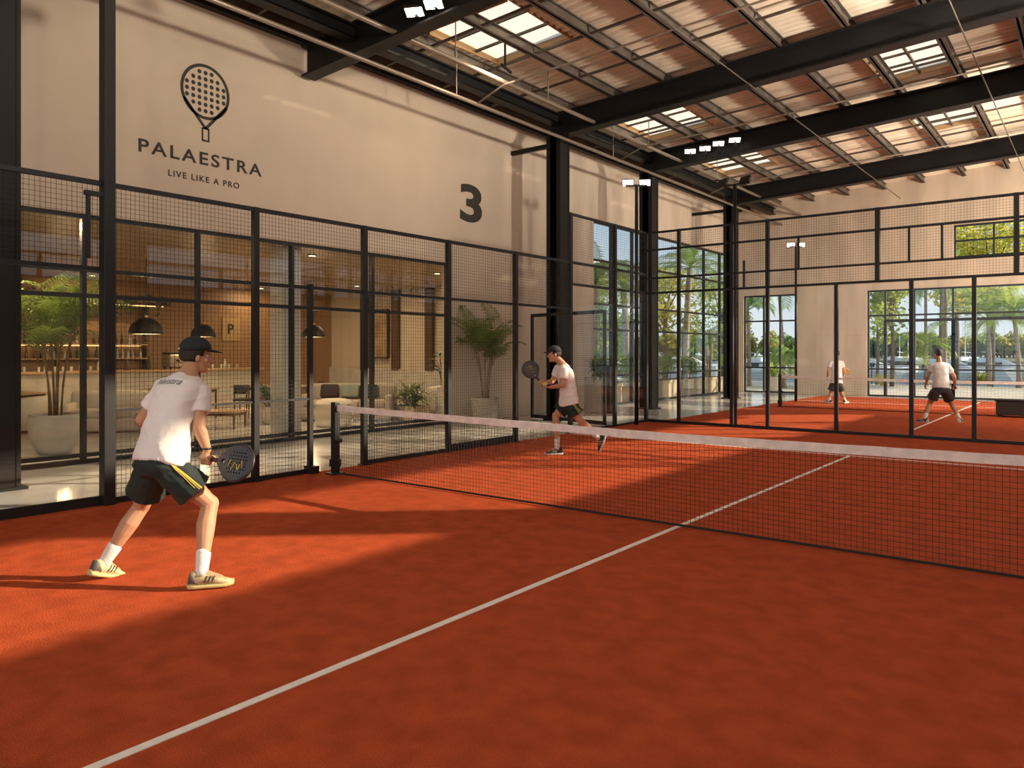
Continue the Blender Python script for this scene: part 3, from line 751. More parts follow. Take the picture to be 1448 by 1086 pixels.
def open_hand(g, wrist, d, n, side, curl=0.5):
    """d: hand direction, n: palm normal (fingers curl towards it), side: direction of the thumb"""
    d = V(d).normalized(); n = (V(n)-d*V(n).dot(d)).normalized(); s = d.cross(n).normalized()
    if s.dot(V(side)) < 0: s = -s
    W = V(wrist)
    g.loft([[W+d*l+s*(x*hw)+n*(y*hd) for x, y in ((-.8, -1), (.8, -1), (1, 0), (.8, 1), (-.8, 1), (-1, 0))] for l, hw, hd in ((-0.01, .024, .018), (0.03, .035, .015), (0.085, .040, .012))])
    for k, (off, ln, rf) in enumerate(((-0.032, .062, .0078), (-0.011, .078, .0086), (0.011, .083, .009), (0.032, .075, .0086))):
        p = W+d*(0.08 if k else 0.072)+s*off; pts = [p]; ang = 0.15
        for seg in (0.42, 0.33, 0.25):
            ang += curl*(0.9 if k else 1.05); q = pts[-1]+(d*cos(ang)+n*sin(ang)+s*off*1.2)*(ln*seg); pts.append(q)
        g.tube(pts, [rf*1.1, rf, rf*0.93, rf*0.8], 8, round_=True)
    p = W+d*0.025+s*0.03; g.tube([p, p+d*0.022+s*0.022+n*0.008, p+d*0.045+s*0.03+n*0.02, p+d*0.062+s*0.028+n*0.03], [0.013, 0.0115, 0.0095, 0.008], 8, round_=True)
def build_head(g, c, f, u):
    r = f.cross(u); ax = (r, f, u); E = lambda o, rad: g.ell(V(c)+r*o[0]+f*o[1]+u*o[2], rad, ax, 16, 10)
    E((0, -.012, .032), (.073, .095, .094)); E((0, .024, -.02), (.061, .070, .088)); E((0, .034, -.076), (.047, .053, .040)); E((0, .074, -.098), (.022, .020, .017))
    g.tube([V(c)+u*.022+f*.086, V(c)-u*.006+f*.101, V(c)-u*.024+f*.112], [.008, .010, .0135], 8, round_=True)
    E((0, .098, -.028), (.018, .012, .009)); E((0, .082, .030), (.045, .016, .010)); E((0, .088, -.056), (.024, .012, .006)); E((0, .086, -.066), (.021, .012, .006))
    for sg in (-1, 1): E((sg*.073, -.004, -.006), (.012, .019, .033)); E((sg*.045, .064, -.018), (.018, .018, .018))
def shoe(parent, ank, d, up, m, m2, sole, accent, tilt_side=0):
    d = V(d).normalized(); up = (V(up)-d*V(up).dot(d)).normalized(); s = d.cross(up); A = V(ank)
    def ring(l, hw, z0, z1, k=10, flat=0.75):
        out = []
        for i in range(k):
            t = 2*pi*i/k; x = cos(t); y = sin(t)
            sx = math.copysign(abs(x)**flat, x); sy = math.copysign(abs(y)**flat, y)
            out.append(A+d*l+s*(hw*sx)+up*((z0+z1)/2+(z1-z0)/2*sy))
        return out
    B = -0.098
    u = G(); u.loft([ring(l, w, B+.02, B+h) for l, w, h in ((-.082, .022, .075), (-.07, .034, .112), (-.045, .040, .122), (0.0, .043, .118), (.04, .044, .104), (.085, .047, .082), (.13, .050, .064), (.17, .046, .052), (.198, .030, .042))])
    sh = u.build('shoe', m, parent, smooth=True)
    so = G(); so.loft([ring(l, w, B-0.002+dz, B+.032+dz, 12, .55) for l, w, dz in ((-.094, .022, .012), (-.085, .035, .003), (-.04, .043, 0), (.03, .041, 0), (.1, .051, 0), (.16, .050, .002), (.195, .036, .008), (.212, .018, .016))]); so.build('sole', sole, sh, smooth=True)
    he = G(); he.loft([ring(l, w, B+.028, B+h) for l, w, h in ((-.087, .020, .07), (-.073, .036, .114), (-.045, .042, .1), (-.03, .043, .06))]); he.build('heel_cup', m2, sh, smooth=True)
    la = G()
    for i in range(5):
        l = .045+.02*i; z = B+.106-.011*i-(.012 if i > 2 else 0)*(i-2)/2
        la.tube([A+d*(l+.004)-s*.026+up*(z-.004), A+d*l+up*(z+.004), A+d*(l+.004)+s*.026+up*(z-.004)], .0035, 6)
    la.build('laces', SOCK if m is not SHOE_K else SHOE_W, sh)
    st = G()
    for sg in (-1, 1):
        for i in range(3): st.bar(A+d*(.02+.024*i)+s*sg*.0445+up*(B+.045), A+d*(.04+.024*i)+s*sg*.0395+up*(B+.088), .008, .006, s)
    st.build('side_stripes', accent, sh)
    return sh
LIMB_LEG = ((0, .088, 0), (.25, .086, 0), (.55, .074, 0), (.85, .060, 0), (1, .056, 0))
LIMB_SHIN = ((0, .055, 0), (.12, .056, .006), (.28, .061, .014), (.45, .055, .011), (.7, .041, .003), (.9, .034, 0), (1, .035, 0))
LIMB_UP = ((0, .055, 0), (.3, .052, 0), (.6, .048, 0), (1, .041, 0))
LIMB_FORE = ((0, .042, 0), (.25, .045, 0), (.6, .036, 0), (1, .0275, 0))
def limb(g, a, b, prof, back=V((0, 0, 0)), s=1.0, t0=0.0, t1=1.0, add=0.0, n=12):
    a, b = V(a), V(b); P = [(t, r, o) for t, r, o in prof if t0-1e-6 <= t <= t1+1e-6]
    g.tube([a.lerp(b, t)+back*o*s for t, r, o in P], [r*s+add for t, r, o in P], n, round_=True)
def person(label, J, face, fup, vox, s=1.0, grip=None, hands=None, shorts=SHORT_G, cap=None, hair=True, feet=None, trim=True, shoe_m=SHOE_C, shoe_m2=SHOE_C, sole=SOLE, accent=SHOE_K, wide=1.0, short_t=0.68):
    J = {k: V(p) for k, p in J.items()}
    base = (J['anL']+J['anR'])/2; base.z = 0
    root = thing('person', label, 'person', base)
    P, N = J['pelvis'], J['neck']; ax0 = (J['hipR']-J['hipL']).normalized(); ax1 = (J['shR']-J['shL']).normalized()
    spine = (N-P).normalized()
    def frame(t):
        r = ax0.lerp(ax1, max(0, min(1, t))); r = (r-spine*r.dot(spine)).normalized(); f = spine.cross(r); return r, f
    def spt(t): r, f = frame(t); return P+(N-P)*t-f*(0.035*s*sin(pi*max(0, min(1, t))))
    def stn(t, hw, hd, n=40):
        r, f = frame(t); c = spt(t); return [c+r*(hw*s*math.copysign(abs(cos(q))**.9, cos(q)))+f*(hd*s*math.copysign(abs(sin(q))**.9, sin(q))) for q in [2*pi*i/n for i in range(n)]]
    kb = {}
    for k in 'LR':
        mid = (J['hip'+k]+J['an'+k])/2; v = mid-J['kn'+k]; kb[k] = v.normalized() if v.length > 0.02 else -frame(0)[1]
    # body: one continuous skin
    b = G()
    b.loft([stn(t, w, d) for t, w, d in ((-.14, .10, .085), (-.04, .155, .115), (.1, .162, .112), (.32, .138, .098), (.55, .15, .108), (.75, .165, .112), (.88, .15, .09), (.97, .095, .07), (1.03, .06, .058))])
    for k in 'LR':
        limb(b, J['hip'+k], J['kn'+k], LIMB_LEG, s=s); limb(b, J['kn'+k], J['an'+k], LIMB_SHIN, kb[k], s)
        b.ell(J['kn'+k]-kb[k]*.01*s, (.05*s, .05*s, .056*s))
        b.tube([spt(.90), J['sh'+k]], [.06*s, .058*s], 12, round_=True)
        limb(b, J['sh'+k], J['el'+k], LIMB_UP, s=s); limb(b, J['el'+k], J['wr'+k], LIMB_FORE, s=s)
        fd = feet[k]; b.tube([J['an'+k], J['an'+k]+V(fd[0]).normalized()*.12-V(fd[1])*.05], [.035*s, .03*s], 10, round_=True)
    f_ = V(face).normalized(); u_ = (V(fup)-f_*V(fup).dot(f_)).normalized(); hc = J['head']
    b.tube([spt(.93), N+spine*.0, hc-u_*.045*s-f_*.022*s], [.066*s, .060*s, .055*s], 14, round_=True)
    build_head(b, hc, f_, u_)
    if grip: grip_hand(b, *grip)
    for h in (hands or ()): open_hand(b, *h)
    bm_ = shift_mesh(voxel(b, 'body', vox, 3), base); link('body', bm_, SKIN, root, True)
    # shirt
    t_ = G(); w_ = wide
    t_.loft([stn(t, a*w_, d*w_) for t, a, d in ((-.05, .178, .136), (-.03, .196, .150), (.07, .193, .146), (.22, .181, .135), (.42, .165, .125), (.6, .172, .13), (.76, .182, .13), (.88, .165, .108), (.955, .105, .080), (.985, .073, .068))])
    for k in 'LR':
        sl = J['sh'+k].lerp(J['el'+k], .60)
        t_.tube([spt(.86), J['sh'+k].lerp(spt(.86), .25), J['sh'+k], J['sh'+k].lerp(J['el'+k], .3), sl], [.085*s, .078*s, .073*s, .072*s, .073*s], 14)
    tm = voxel(t_, 't_shirt', vox*1.2, 6)
    tm.materials.append(TEE)
    for v in tm.vertices:
        q = v.co; d = noise.noise(q*7.0)*0.007+(0.25-abs(noise.noise(V((q.x*6+q.z*5, q.y*6-q.z*4, q.z*9-q.x*4)))))*0.014+(0.2-abs(noise.noise(V((q.x*13-q.z*9, q.y*13+4, q.z*7+q.x*8)))))*0.006
        v.co = q+v.normal*d*min(1.0, s)
    bvh = BVHTree.FromPolygons([v.co.copy() for v in tm.vertices], [p.vertices[:] for p in tm.polygons])
    shift_mesh(tm, base); shirt = link('t_shirt', tm, TEE, root, True)
    # shorts
    h_ = G(); h_.loft([stn(t, a*w_, d*w_) for t, a, d in ((-.2, .12, .10), (-.1, .178, .136), (-.02, .180, .138), (.06, .168, .125), (.12, .15, .11))])
    for k in 'LR':
        q = J['hip'+k]; kk = J['kn'+k]
        h_.tube([q.lerp(P, .2), q.lerp(kk, .25), q.lerp(kk, .5), q.lerp(kk, short_t)], [.108*s, .114*s, .121*s, .129*s], 16)
    hm = voxel(h_, 'shorts', vox*1.2, 2)
    bv2 = BVHTree.FromPolygons([v.co.copy() for v in hm.vertices], [p.vertices[:] for p in hm.polygons])
    for v in hm.vertices:
        q = v.co; v.co = q+v.normal*(noise.noise(q*11.0)*0.006+(0.25-abs(noise.noise(V((q.x*8+q.z*6, q.y*8, q.z*9)))))*0.012)
    shift_mesh(hm, base); sho = link('shorts', hm, shorts, root, True)
    if trim:
        for k, sg in (('L', -1), ('R', 1)):
            g = G(); r, f = frame(0)
            for j, w in enumerate((0.0, .022, .040)):
                prev = None
                for i in range(11):
                    t = i/10; c = J['hip'+k].lerp(J['kn'+k], -0.12+(short_t+.08)*t)-f*(w*(.4+t))
                    h = bv2.ray_cast(c+r*sg*.4-f*0.02, -r*sg)
                    if h[0] is not None:
                        p = h[0]+h[1]*.0035
                        if prev is not None and (p-prev).length < .12: g.bar(prev, p, .011 if j == 0 else .005, .005, h[1])
                        prev = p
            if g.v: g.build('side_trim', YEL, sho)
    for k in 'LR':
        a = J['an'+k]; kn = J['kn'+k]; dd = (kn-a); top = a+dd*(.30 if s > .9 else .26)
        g = G(); g.tube([a-dd.normalized()*.02, a+dd*.04, a+dd*.14+kb[k]*.002, top+kb[k]*.005, top+dd*.008], [.041*s, .040*s, .043*s, .048*s, .046*s], 16); g.build('sock', SOCK, root, True)
        shoe(root, a, feet[k][0], feet[k][1], shoe_m, shoe_m2, sole, accent)
    r = f_.cross(u_); HX = (r, f_, u_)
    if hair:
        g = G(); nu, nv = 24, 14; c = hc+u_*.033*s-f_*.014*s; rad = (.079*s, .101*s, .104*s); pts = {}
        for i in range(nv+1):
            for j in range(nu):
                th = pi*i/nv; ph = 2*pi*j/nu
                d = r*(rad[0]*sin(th)*cos(ph))+f_*(rad[1]*sin(th)*sin(ph))+u_*(rad[2]*cos(th))
                pts[i, j] = len(g.v); g.v.append(tuple(c+d*(1+.03*noise.noise((c+d)*40))))
        for i in range(nv):
            for j in range(nu):
                th = pi*(i+.5)/nv; ph = 2*pi*(j+.5)/nu; ff = sin(th)*sin(ph); zz = cos(th)
                lim = 0.45 if ff > 0.45 else (-0.15 if ff > -.1 else -.62)
                if zz > lim and not (cap and zz > .5): g.f.append((pts[i, j], pts[i+1, j], pts[i+1, (j+1) % nu], pts[i, (j+1) % nu]))
        o = g.build('hair', HAIR, root, True); sd = o.modifiers.new('thick', 'SOLIDIFY'); sd.thickness = .006
    if cap:
        g = G(); c = hc+u_*.058*s-f_*.006*s
        rings = []
        for i in range(8):
            t = i/7*pi/2; rings.append([c+(r*(.085*s*cos(q))+f_*(.108*s*sin(q)))*(cos(t)*.98+.02)+u_*((.088*s)*sin(t)+(.012*s*sin(q) if i == 0 else 0)-(0.008*s if i == 0 else 0)) for q in [2*pi*j/24 for j in range(24)]])
        g.loft(rings); co = g.build('cap', CAPM, root, True)
        g = G(); n = 12; A = []; B = []
        for i in range(n+1):
            q = radians(15+150*i/n); e = c+r*(.086*s*cos(q))+f_*(.106*s*sin(q))+u_*.002
            o = c+r*(.080*s*cos(q))+f_*((.106+.078*sin(q)**.7)*s*max(.55, sin(q)))+u_*(-.016*sin(q)+.012*abs(cos(q))*0)*s
            A.append(e); B.append(o)
        th = u_*.006
        g.v = [tuple(p) for p in A+B]+[tuple(p-th) for p in A+B]; m = n+1
        for i in range(n):
            g.f += [(i, i+1, m+i+1, m+i), (2*m+i, 3*m+i, 3*m+i+1, 2*m+i+1), (m+i, m+i+1, 3*m+i+1, 3*m+i)]
        g.build('cap_brim', CAPM, co, True)
        G().ell(c+u_*.088*s, (.009, .009, .006), HX, 8, 5).build('cap_button', CAPM, co, True)
        g = G(); g.obox(c-f_*.107*s-u_*.004, (.012, .003, .006), HX); g.build('cap_strap_tag', SOCK, co)
    g = G()
    for sg in (-1, 1):
        g.ell(hc+r*sg*.031+f_*.0725+u_*.012, (.0125, .010, .009), HX, 10, 7)
    ey = g.build('eyes', mat('eye_white', (.7, .68, .66), .3), root, True)
    g = G()
    for sg in (-1, 1): g.ell(hc+r*sg*.031+f_*.0803+u_*.012, (.006, .004, .006), HX, 8, 5)
    g.build('irises', HAIR, ey, True)
    g = G()
    for sg in (-1, 1): g.bar(hc+r*sg*.014+f_*.0925+u_*.032, hc+r*sg*.05+f_*.078+u_*.034, .005, .006)
    g.build('eyebrows', HAIR, root)
    return root, shirt, bvh, frame, spt, base
def wrap_text(txt, w, centre, rt, upv, fwd, bvh, parent, base, m, bold=0.0, shear=0.0, name='lettering'):
    me = text_mesh(txt, 1.0, bold, 1.0, shear, extrude=0.0, res=4)
    xs_ = [v.co.x for v in me.vertices]; k = w/(max(xs_)-min(xs_)); mid = (max(xs_)+min(xs_))/2
    for v in me.vertices:
        p = centre+rt*((v.co.x-mid)*k)+upv*(v.co.y*k)
        h = bvh.ray_cast(p-fwd*.5, fwd)
        v.co = (h[0]-fwd*.005) if h[0] is not None else p
    shift_mesh(me, base); return link(name, me, m, parent)

# --- the near player, seen from behind
D = 5.40
pel = at(228, 652, 5.38); hax = (RV*.86-FV*.5).normalized()
J = dict(pelvis=pel, neck=at(267, 529, 5.60), head=at(277, 505, 5.66),
         hipR=pel+hax*.098-UP*.05, hipL=pel-hax*.098-UP*.05,
         shR=at(283, 554, 5.52), shL=at(232, 549, 5.72), elR=at(281, 604, 5.44), elL=at(200, 594, 5.74),
         wrR=at(293, 636, 5.47), wrL=at(232, 612, 5.98),
         knR=at(297, 713, 5.44), knL=at(200, 716, 5.60), anR=at(285, 797, 5.24), anL=at(147, 796, 5.5))
J['anR'].z = 0.105
H1 = at(294, 649, 5.50); a1 = (RV*.90-FV*.33-UP*.06).normalized()
fR = (RV*.93+FV*.30, UP); fL = (RV*.45+FV*.85-UP*.34, UP+RV*.1+FV*.25)
p1, sh1, bvh1, fr1, sp1, b1 = person('man in white jersey and black cap seen from behind, crouching with racket lowered', J,
    RV*.80+FV*.58-UP*.05, UP, 0.0055, 1.07, grip=(H1, a1, J['wrR'], -FV+RV*.2), hands=[(J['wrL'], RV*.7+FV*.6, UP, FV, .5)],
    cap=True, feet=dict(L=fL, R=fR), wide=1.02, shoe_m2=SHOE_H, accent=SHOE_K, sole=mat('yellow_sole', (.55, .50, .22), .6), short_t=.62)
r_, f_ = fr1(.85)
u_ = (J['neck']-J['pelvis']).normalized()
wrap_text('Palaestra', .27, sp1(.80)-r_*.01, r_, u_, f_, bvh1, sh1, b1, mat('jersey_ink', (.16, .15, .155), .8), 0.0, .22)
G().tube([J['wrR']+(J['elR']-J['wrR'])*.06+V((.032*cos(q), .032*sin(q), 0)) for q in [2*pi*i/16 for i in range(17)]], .007, 6).build('wristband', BLACKM, p1, True)
racket('black padel racket with round holes held low by the near player', H1, a1, -FV+UP*.35+RV*.1)

# --- the far player beyond the net, in profile
d = 12.0
pel = at(804, 570, d); hax = (FV*.96-RV*.28).normalized()
J = dict(pelvis=pel, neck=at(793.5, 513, d), head=at(784, 501.5, d),
         hipR=pel+hax*.095-UP*.04, hipL=pel-hax*.095-UP*.04,
         shR=at(790, 521, d+.17), shL=at(797.5, 524, d-.2), elR=at(781, 539, d+.22), elL=at(795.5, 544.5, d-.26),
         wrR=at(768, 543, d+.06), wrL=at(778.5, 547.5, d-.12),
         knR=at(785.5, 588, d+.10), knL=at(820, 594, d-.1), anR=at(788, 633, d+.02), anL=at(847, 620, d+.1))
H2 = at(764.5, 541, d+.02); a2 = (-RV*.6+UP*.78+FV*.05).normalized()
J['anR'].z = .10
p2, sh2, bvh2, fr2, sp2, b2 = person('man in white jersey and cap in profile beyond the net, holding racket up before him', J,
    -RV*.97-FV*.1-UP*.08, UP, 0.0065, 1.0, grip=(H2, a2, J['wrR'], -FV), hands=[(J['wrL'], -RV*.95+FV*.1, UP, -FV, .45)],
    cap=True, feet=dict(R=(-RV*.97-FV*.2, UP), L=(-RV*.35-UP*.92+FV*.1, -RV*.9+UP*.35)), shoe_m=SHOE_K, shoe_m2=SHOE_K, sole=SHOE_W, accent=SHOE_W, wide=1.0, short_t=.62)
racket('black padel racket with gold marking held up by the far player', H2, a2, -FV-RV*.15)
tb = thing('padel_ball', 'small pale ball in the open hand of the far player', 'ball', J['wrL']-RV*.09+UP*.045)
G().ell(tb.location, (.033,)*3, None, 14, 9).build('felt', mat('ball_felt', (.62, .66, .30), .95), tb, True)
G().tube([tb.location+V((.0335*cos(q), .0335*sin(q)*.8, .018*sin(2*q))) for q in [2*pi*i/20 for i in range(21)]], .0015, 4).build('seam', SOCK, tb)

# --- the two players of the court behind
d = 17.6
pel = at(1330, 548, d); hax = (RV*.98+FV*.1).normalized()
J = dict(pelvis=pel, neck=at(1328, 512, d+.12), head=at(1325.5, 501, d+.18), hipR=pel+hax*.095-UP*.04, hipL=pel-hax*.095-UP*.04,
         shR=at(1339.5, 517.5, d+.1), shL=at(1318.5, 517.5, d+.12), elR=at(1349, 532, d+.12), elL=at(1312.5, 531.5, d+.15), wrR=at(1350.5, 545, d+.3), wrL=at(1309, 543.5, d+.32),
         knR=at(1346, 572, d+.15), knL=at(1314.5, 571, d+.15), anR=at(1357, 592, d), anL=at(1307.5, 592, d))
H4 = J['wrR']-UP*.07+FV*.03; a4 = (FV*.75-UP*.3-RV*.35).normalized()
person('man in white jersey and black shorts behind the glass, standing wide with arms apart', J, FV*.9-RV*.42, UP, .009, 1.0, grip=(H4, a4, J['wrR'], RV), hands=[(J['wrL'], -UP*.9+FV*.3, RV, FV, .4)],
       shorts=SHORT_B, feet=dict(L=(FV*.5-RV*.85, UP), R=(FV*.65+RV*.75, UP)), trim=False, shoe_m=SHOE_K, shoe_m2=SHOE_W, sole=SHOE_W, accent=SHOE_W, wide=.98, short_t=.66)
racket('dark padel racket held low by the right player behind the glass', H4, a4, RV+UP*.3, mark=False)
d = 24.0
pel = at(1182.5, 541, d)
J = dict(pelvis=pel, neck=at(1182.5, 509, d+.08), head=at(1183.5, 501, d+.12), hipR=pel+hax*.095-UP*.04, hipL=pel-hax*.095-UP*.04,
         shR=at(1190, 513, d+.06), shL=at(1175, 513, d+.08), elR=at(1193.5, 523.5, d+.1), elL=at(1171.3, 524.5, d+.05), wrR=at(1193, 530.5, d+.33), wrL=at(1170, 534, d+.2),
         knR=at(1190, 557, d+.1), knL=at(1174.5, 556, d+.1), anR=at(1195, 570, d-.05), anL=at(1172.5, 568, d+.05))
J['anR'].z = J['anL'].z = .10
H3 = J['wrR']+FV*.05+UP*.02; a3 = (RV*.55+FV*.5+UP*.35).normalized()
person('man in white jersey and dark shorts beyond the distant net, by the beige wall', J, FV*.95+RV*.25, UP, .011, 1.0, grip=(H3, a3, J['wrR'], RV), hands=[(J['wrL'], -UP*.8+FV*.5, RV, FV, .4)],
       shorts=SHORT_B, feet=dict(L=(FV*.7-RV*.6, UP), R=(FV*.6+RV*.75, UP)), trim=False, shoe_m=SHOE_W, shoe_m2=SHOE_K, sole=SHOE_W, accent=SHOE_K, wide=.96, short_t=.66)
racket('padel racket with ochre face held by the distant player', H3, a3, -FV+UP*.4, mark=False, facem=mat('ochre_face', (.35, .2, .05), .5))
# ------------------------------------------------------------------ plants
def frond(g, gs, p, az, el, Ln, droop, nl, leaf, width, rr=random, stem_r=.008, start=.18, vee=.5):
    """one feather frond: a rachis (into gs) and drooping leaflets (into g)"""
    d = V((cos(az), sin(az), 0)); pts = []; n = 10; q = V(p); e = el
    for i in range(n+1):
        pts.append(q.copy()); e2 = e-droop*(i/n)**1.4
        q = q+(d*cos(e2)+UP*sin(e2))*(Ln/n)
    if gs is not None: gs.tube(pts, [stem_r*(1-.85*i/n) for i in range(n+1)], 5)
    for i in range(nl):
        t = start+(1-start)*i/(nl-1); k = min(n-1, int(t*n)); fr = t*n-k
        c = pts[k].lerp(pts[k+1], min(1, fr)); tg = (pts[k+1]-pts[k]).normalized(); side = tg.cross(UP)
        side = side.normalized() if side.length > .05 else V((-d.y, d.x, 0)); up = side.cross(tg)
        ll = leaf*(.45+.75*sin(pi*(.12+.83*t)))*(1 if t < .97 else .7)
        for sg in (-1, 1):
            a = (side*sg*.82+tg*(.55+.3*t)+up*vee*.4).normalized(); w = width*(.7+.5*rr.random())
            m = c+a*ll*.5; tip = c+a*ll*.92-UP*ll*(.22+.25*rr.random()); wv = tg*w
            o = len(g.v); g.v += [tuple(c-wv*.25), tuple(c+wv*.25), tuple(m+wv*.5), tuple(m-wv*.5), tuple(tip)]
            g.f += [(o, o+1, o+2, o+3), (o+3, o+2, o+4)]
def pot_lathe(r0, r1, h, c, th=.03, belly=0.0):
    pr = [(r0*.9, 0), (r0, .01)]+[(r0+(r1-r0)*(t**.7)+belly*sin(pi*t), h*t) for t in (.15, .35, .55, .75, .9, 1)]+[(r1-th, h), (r1-th-.005, h*.86)]
    return G().lathe(pr, c, 32)
def cane_palm(name, label, loc, pot, canes, topz, fl, nf, spread, seed, leafm=LEAF_P, leaf=.30, lw=.022, droop=1.5, clampx=None, nl=22):
    R = random.Random(seed); r = thing(name, label, 'plant', loc); L0 = V(loc)
    r0, r1, h, m, belly = pot
    pp = pot_lathe(r0, r1, h, L0, .03, belly).build('planter', m, r, True)
    G().lathe([(r1-.04, h*.86), (0.001, h*.87)], L0, 24).build('soil', SOIL, pp)
    fo = G(); stems = G()
    for i in range(canes):
        az = 2*pi*i/canes+R.uniform(-.4, .4); b = L0+V((cos(az), sin(az), 0))*R.uniform(.03, r1*.35)+UP*h*.85
        hh = (topz-h)*R.uniform(.42, .62); lean = spread*R.uniform(.2, .5)
        pts = [b+V((cos(az), sin(az), 0))*lean*t*t+UP*hh*t for t in [k/6 for k in range(7)]]
        cg = G(); cg.tube(pts, [.016-.006*t/6 for t in range(7)], 7); cg.build('cane', CANE, r, True)
        for k in range(nf):
            a2 = az+2.4*k+R.uniform(-.4, .4); el = R.uniform(.75, 1.35) if k else 1.45
            frond(fo, stems, pts[-1]-UP*R.uniform(0, .35)*hh, a2, el, fl*R.uniform(.75, 1.1), R.uniform(.9, droop), nl, leaf, lw, R, .007)
    if clampx is not None:
        for q_ in (fo, stems): q_.v = [(max(p[0], clampx+.02*((i*7) % 5)/5), p[1], p[2]) for i, p in enumerate(q_.v)]
    f = fo.build('foliage', leafm, r); stems.build('frond_ribs', CANE, f, True)
    return r
cane_palm('potted_palm', 'large potted palm in a round pale pot at the left edge of the lounge', (-13.35, 5.12, 0), (.24, .375, .63, POTW, .045), 8, 3.55, 1.2, 5, .5, 3, LEAF_P, .38, .032, nl=17)
cane_palm('potted_palm', 'tall potted palm in a ribbed stone pot against the beige wall under the 3', (-11.0, 13.12, 0), (.22, .31, .60, POTG, .02), 6, 3.1, 0.95, 5, .5, 5, LEAF_P, .30, .028, clampx=WX+.02, nl=18)
def bush(name, label, loc, h, r, n, m, blade, seed, potargs=None, cat='plant'):
    R = random.Random(seed); o = thing(name, label, cat, loc); L0 = V(loc); z0 = 0
    if potargs:
        k, a, b_, hh, pm = potargs; z0 = hh*.9
        if k == 'round': pp = pot_lathe(a, b_, hh, L0, .025).build('planter', pm, o, True); G().lathe([(b_-.03, hh*.86), (.001, hh*.87)], L0, 20).build('soil', SOIL, pp)
        else:
            g = G(); g.box(L0.x-a, L0.y-b_, 0, L0.x+a, L0.y+b_, hh*.9)
            for (x0, y0, x1, y1) in ((-a, -b_, a, -b_+.03), (-a, b_-.03, a, b_), (-a, -b_, -a+.03, b_), (a-.03, -b_, a, b_)): g.box(L0.x+x0, L0.y+y0, hh*.9, L0.x+x1, L0.y+y1, hh)
            pp = g.build('planter', pm, o); G().box(L0.x-a+.03, L0.y-b_+.03, hh*.9, L0.x+a-.03, L0.y+b_-.03, hh*.92).build('soil', SOIL, pp)
    g = G()
    for i in range(n):
        az = R.uniform(0, 2*pi); e = R.uniform(.5, 1.45); ln = blade*R.uniform(.6, 1.1); w = .05*blade*R.uniform(.7, 1.3)
        d = V((cos(az), sin(az), 0)); s = V((-d.y, d.x, 0)); p = L0+UP*(z0+h*R.uniform(0, .55))+d*r*.25*R.random(); pts = []; q = p
        for k in range(5):
            pts.append(q); q = q+(d*cos(e)+UP*sin(e))*ln/4; e -= R.uniform(.25, .6)
        for k, p_ in enumerate(pts):
            ww = w*(.5, 1, 1.1, .8, .05)[k]; g.v += [tuple(p_-s*ww), tuple(p_+s*ww)]
        o2 = len(g.v)-10
        for k in range(4): g.f.append((o2+2*k, o2+2*k+1, o2+2*k+3, o2+2*k+2))
    g.build('foliage', m, o)
    return o
def leaf_cloud(g, c, rad, n, size, R):
    for i in range(n):
        v = V((R.gauss(0, 1), R.gauss(0, 1), R.gauss(0, 1))).normalized()*(R.random()**.4)
        p = V(c)+V((v.x*rad[0], v.y*rad[1], v.z*rad[2]))
        a = V((R.gauss(0, 1), R.gauss(0, 1), R.gauss(0, .6))).normalized(); b = a.orthogonal().normalized(); b = (b*cos(R.uniform(0, 3))+a.cross(b)*sin(R.uniform(0, 3)))
        s = size*R.uniform(.6, 1.3); o = len(g.v)
        g.v += [tuple(p-a*s), tuple(p-b*s*.45), tuple(p+a*s), tuple(p+b*s*.45)]; g.f.append((o, o+1, o+2, o+3))
# greenery inside by the entrance
bush('potted_plant', 'leafy plant in a tall white planter right behind the far player', (-10.85, 17.7, 0), .7, .4, 70, LEAF_P, .55, 11, ('box', .26, .26, .95, POTW))
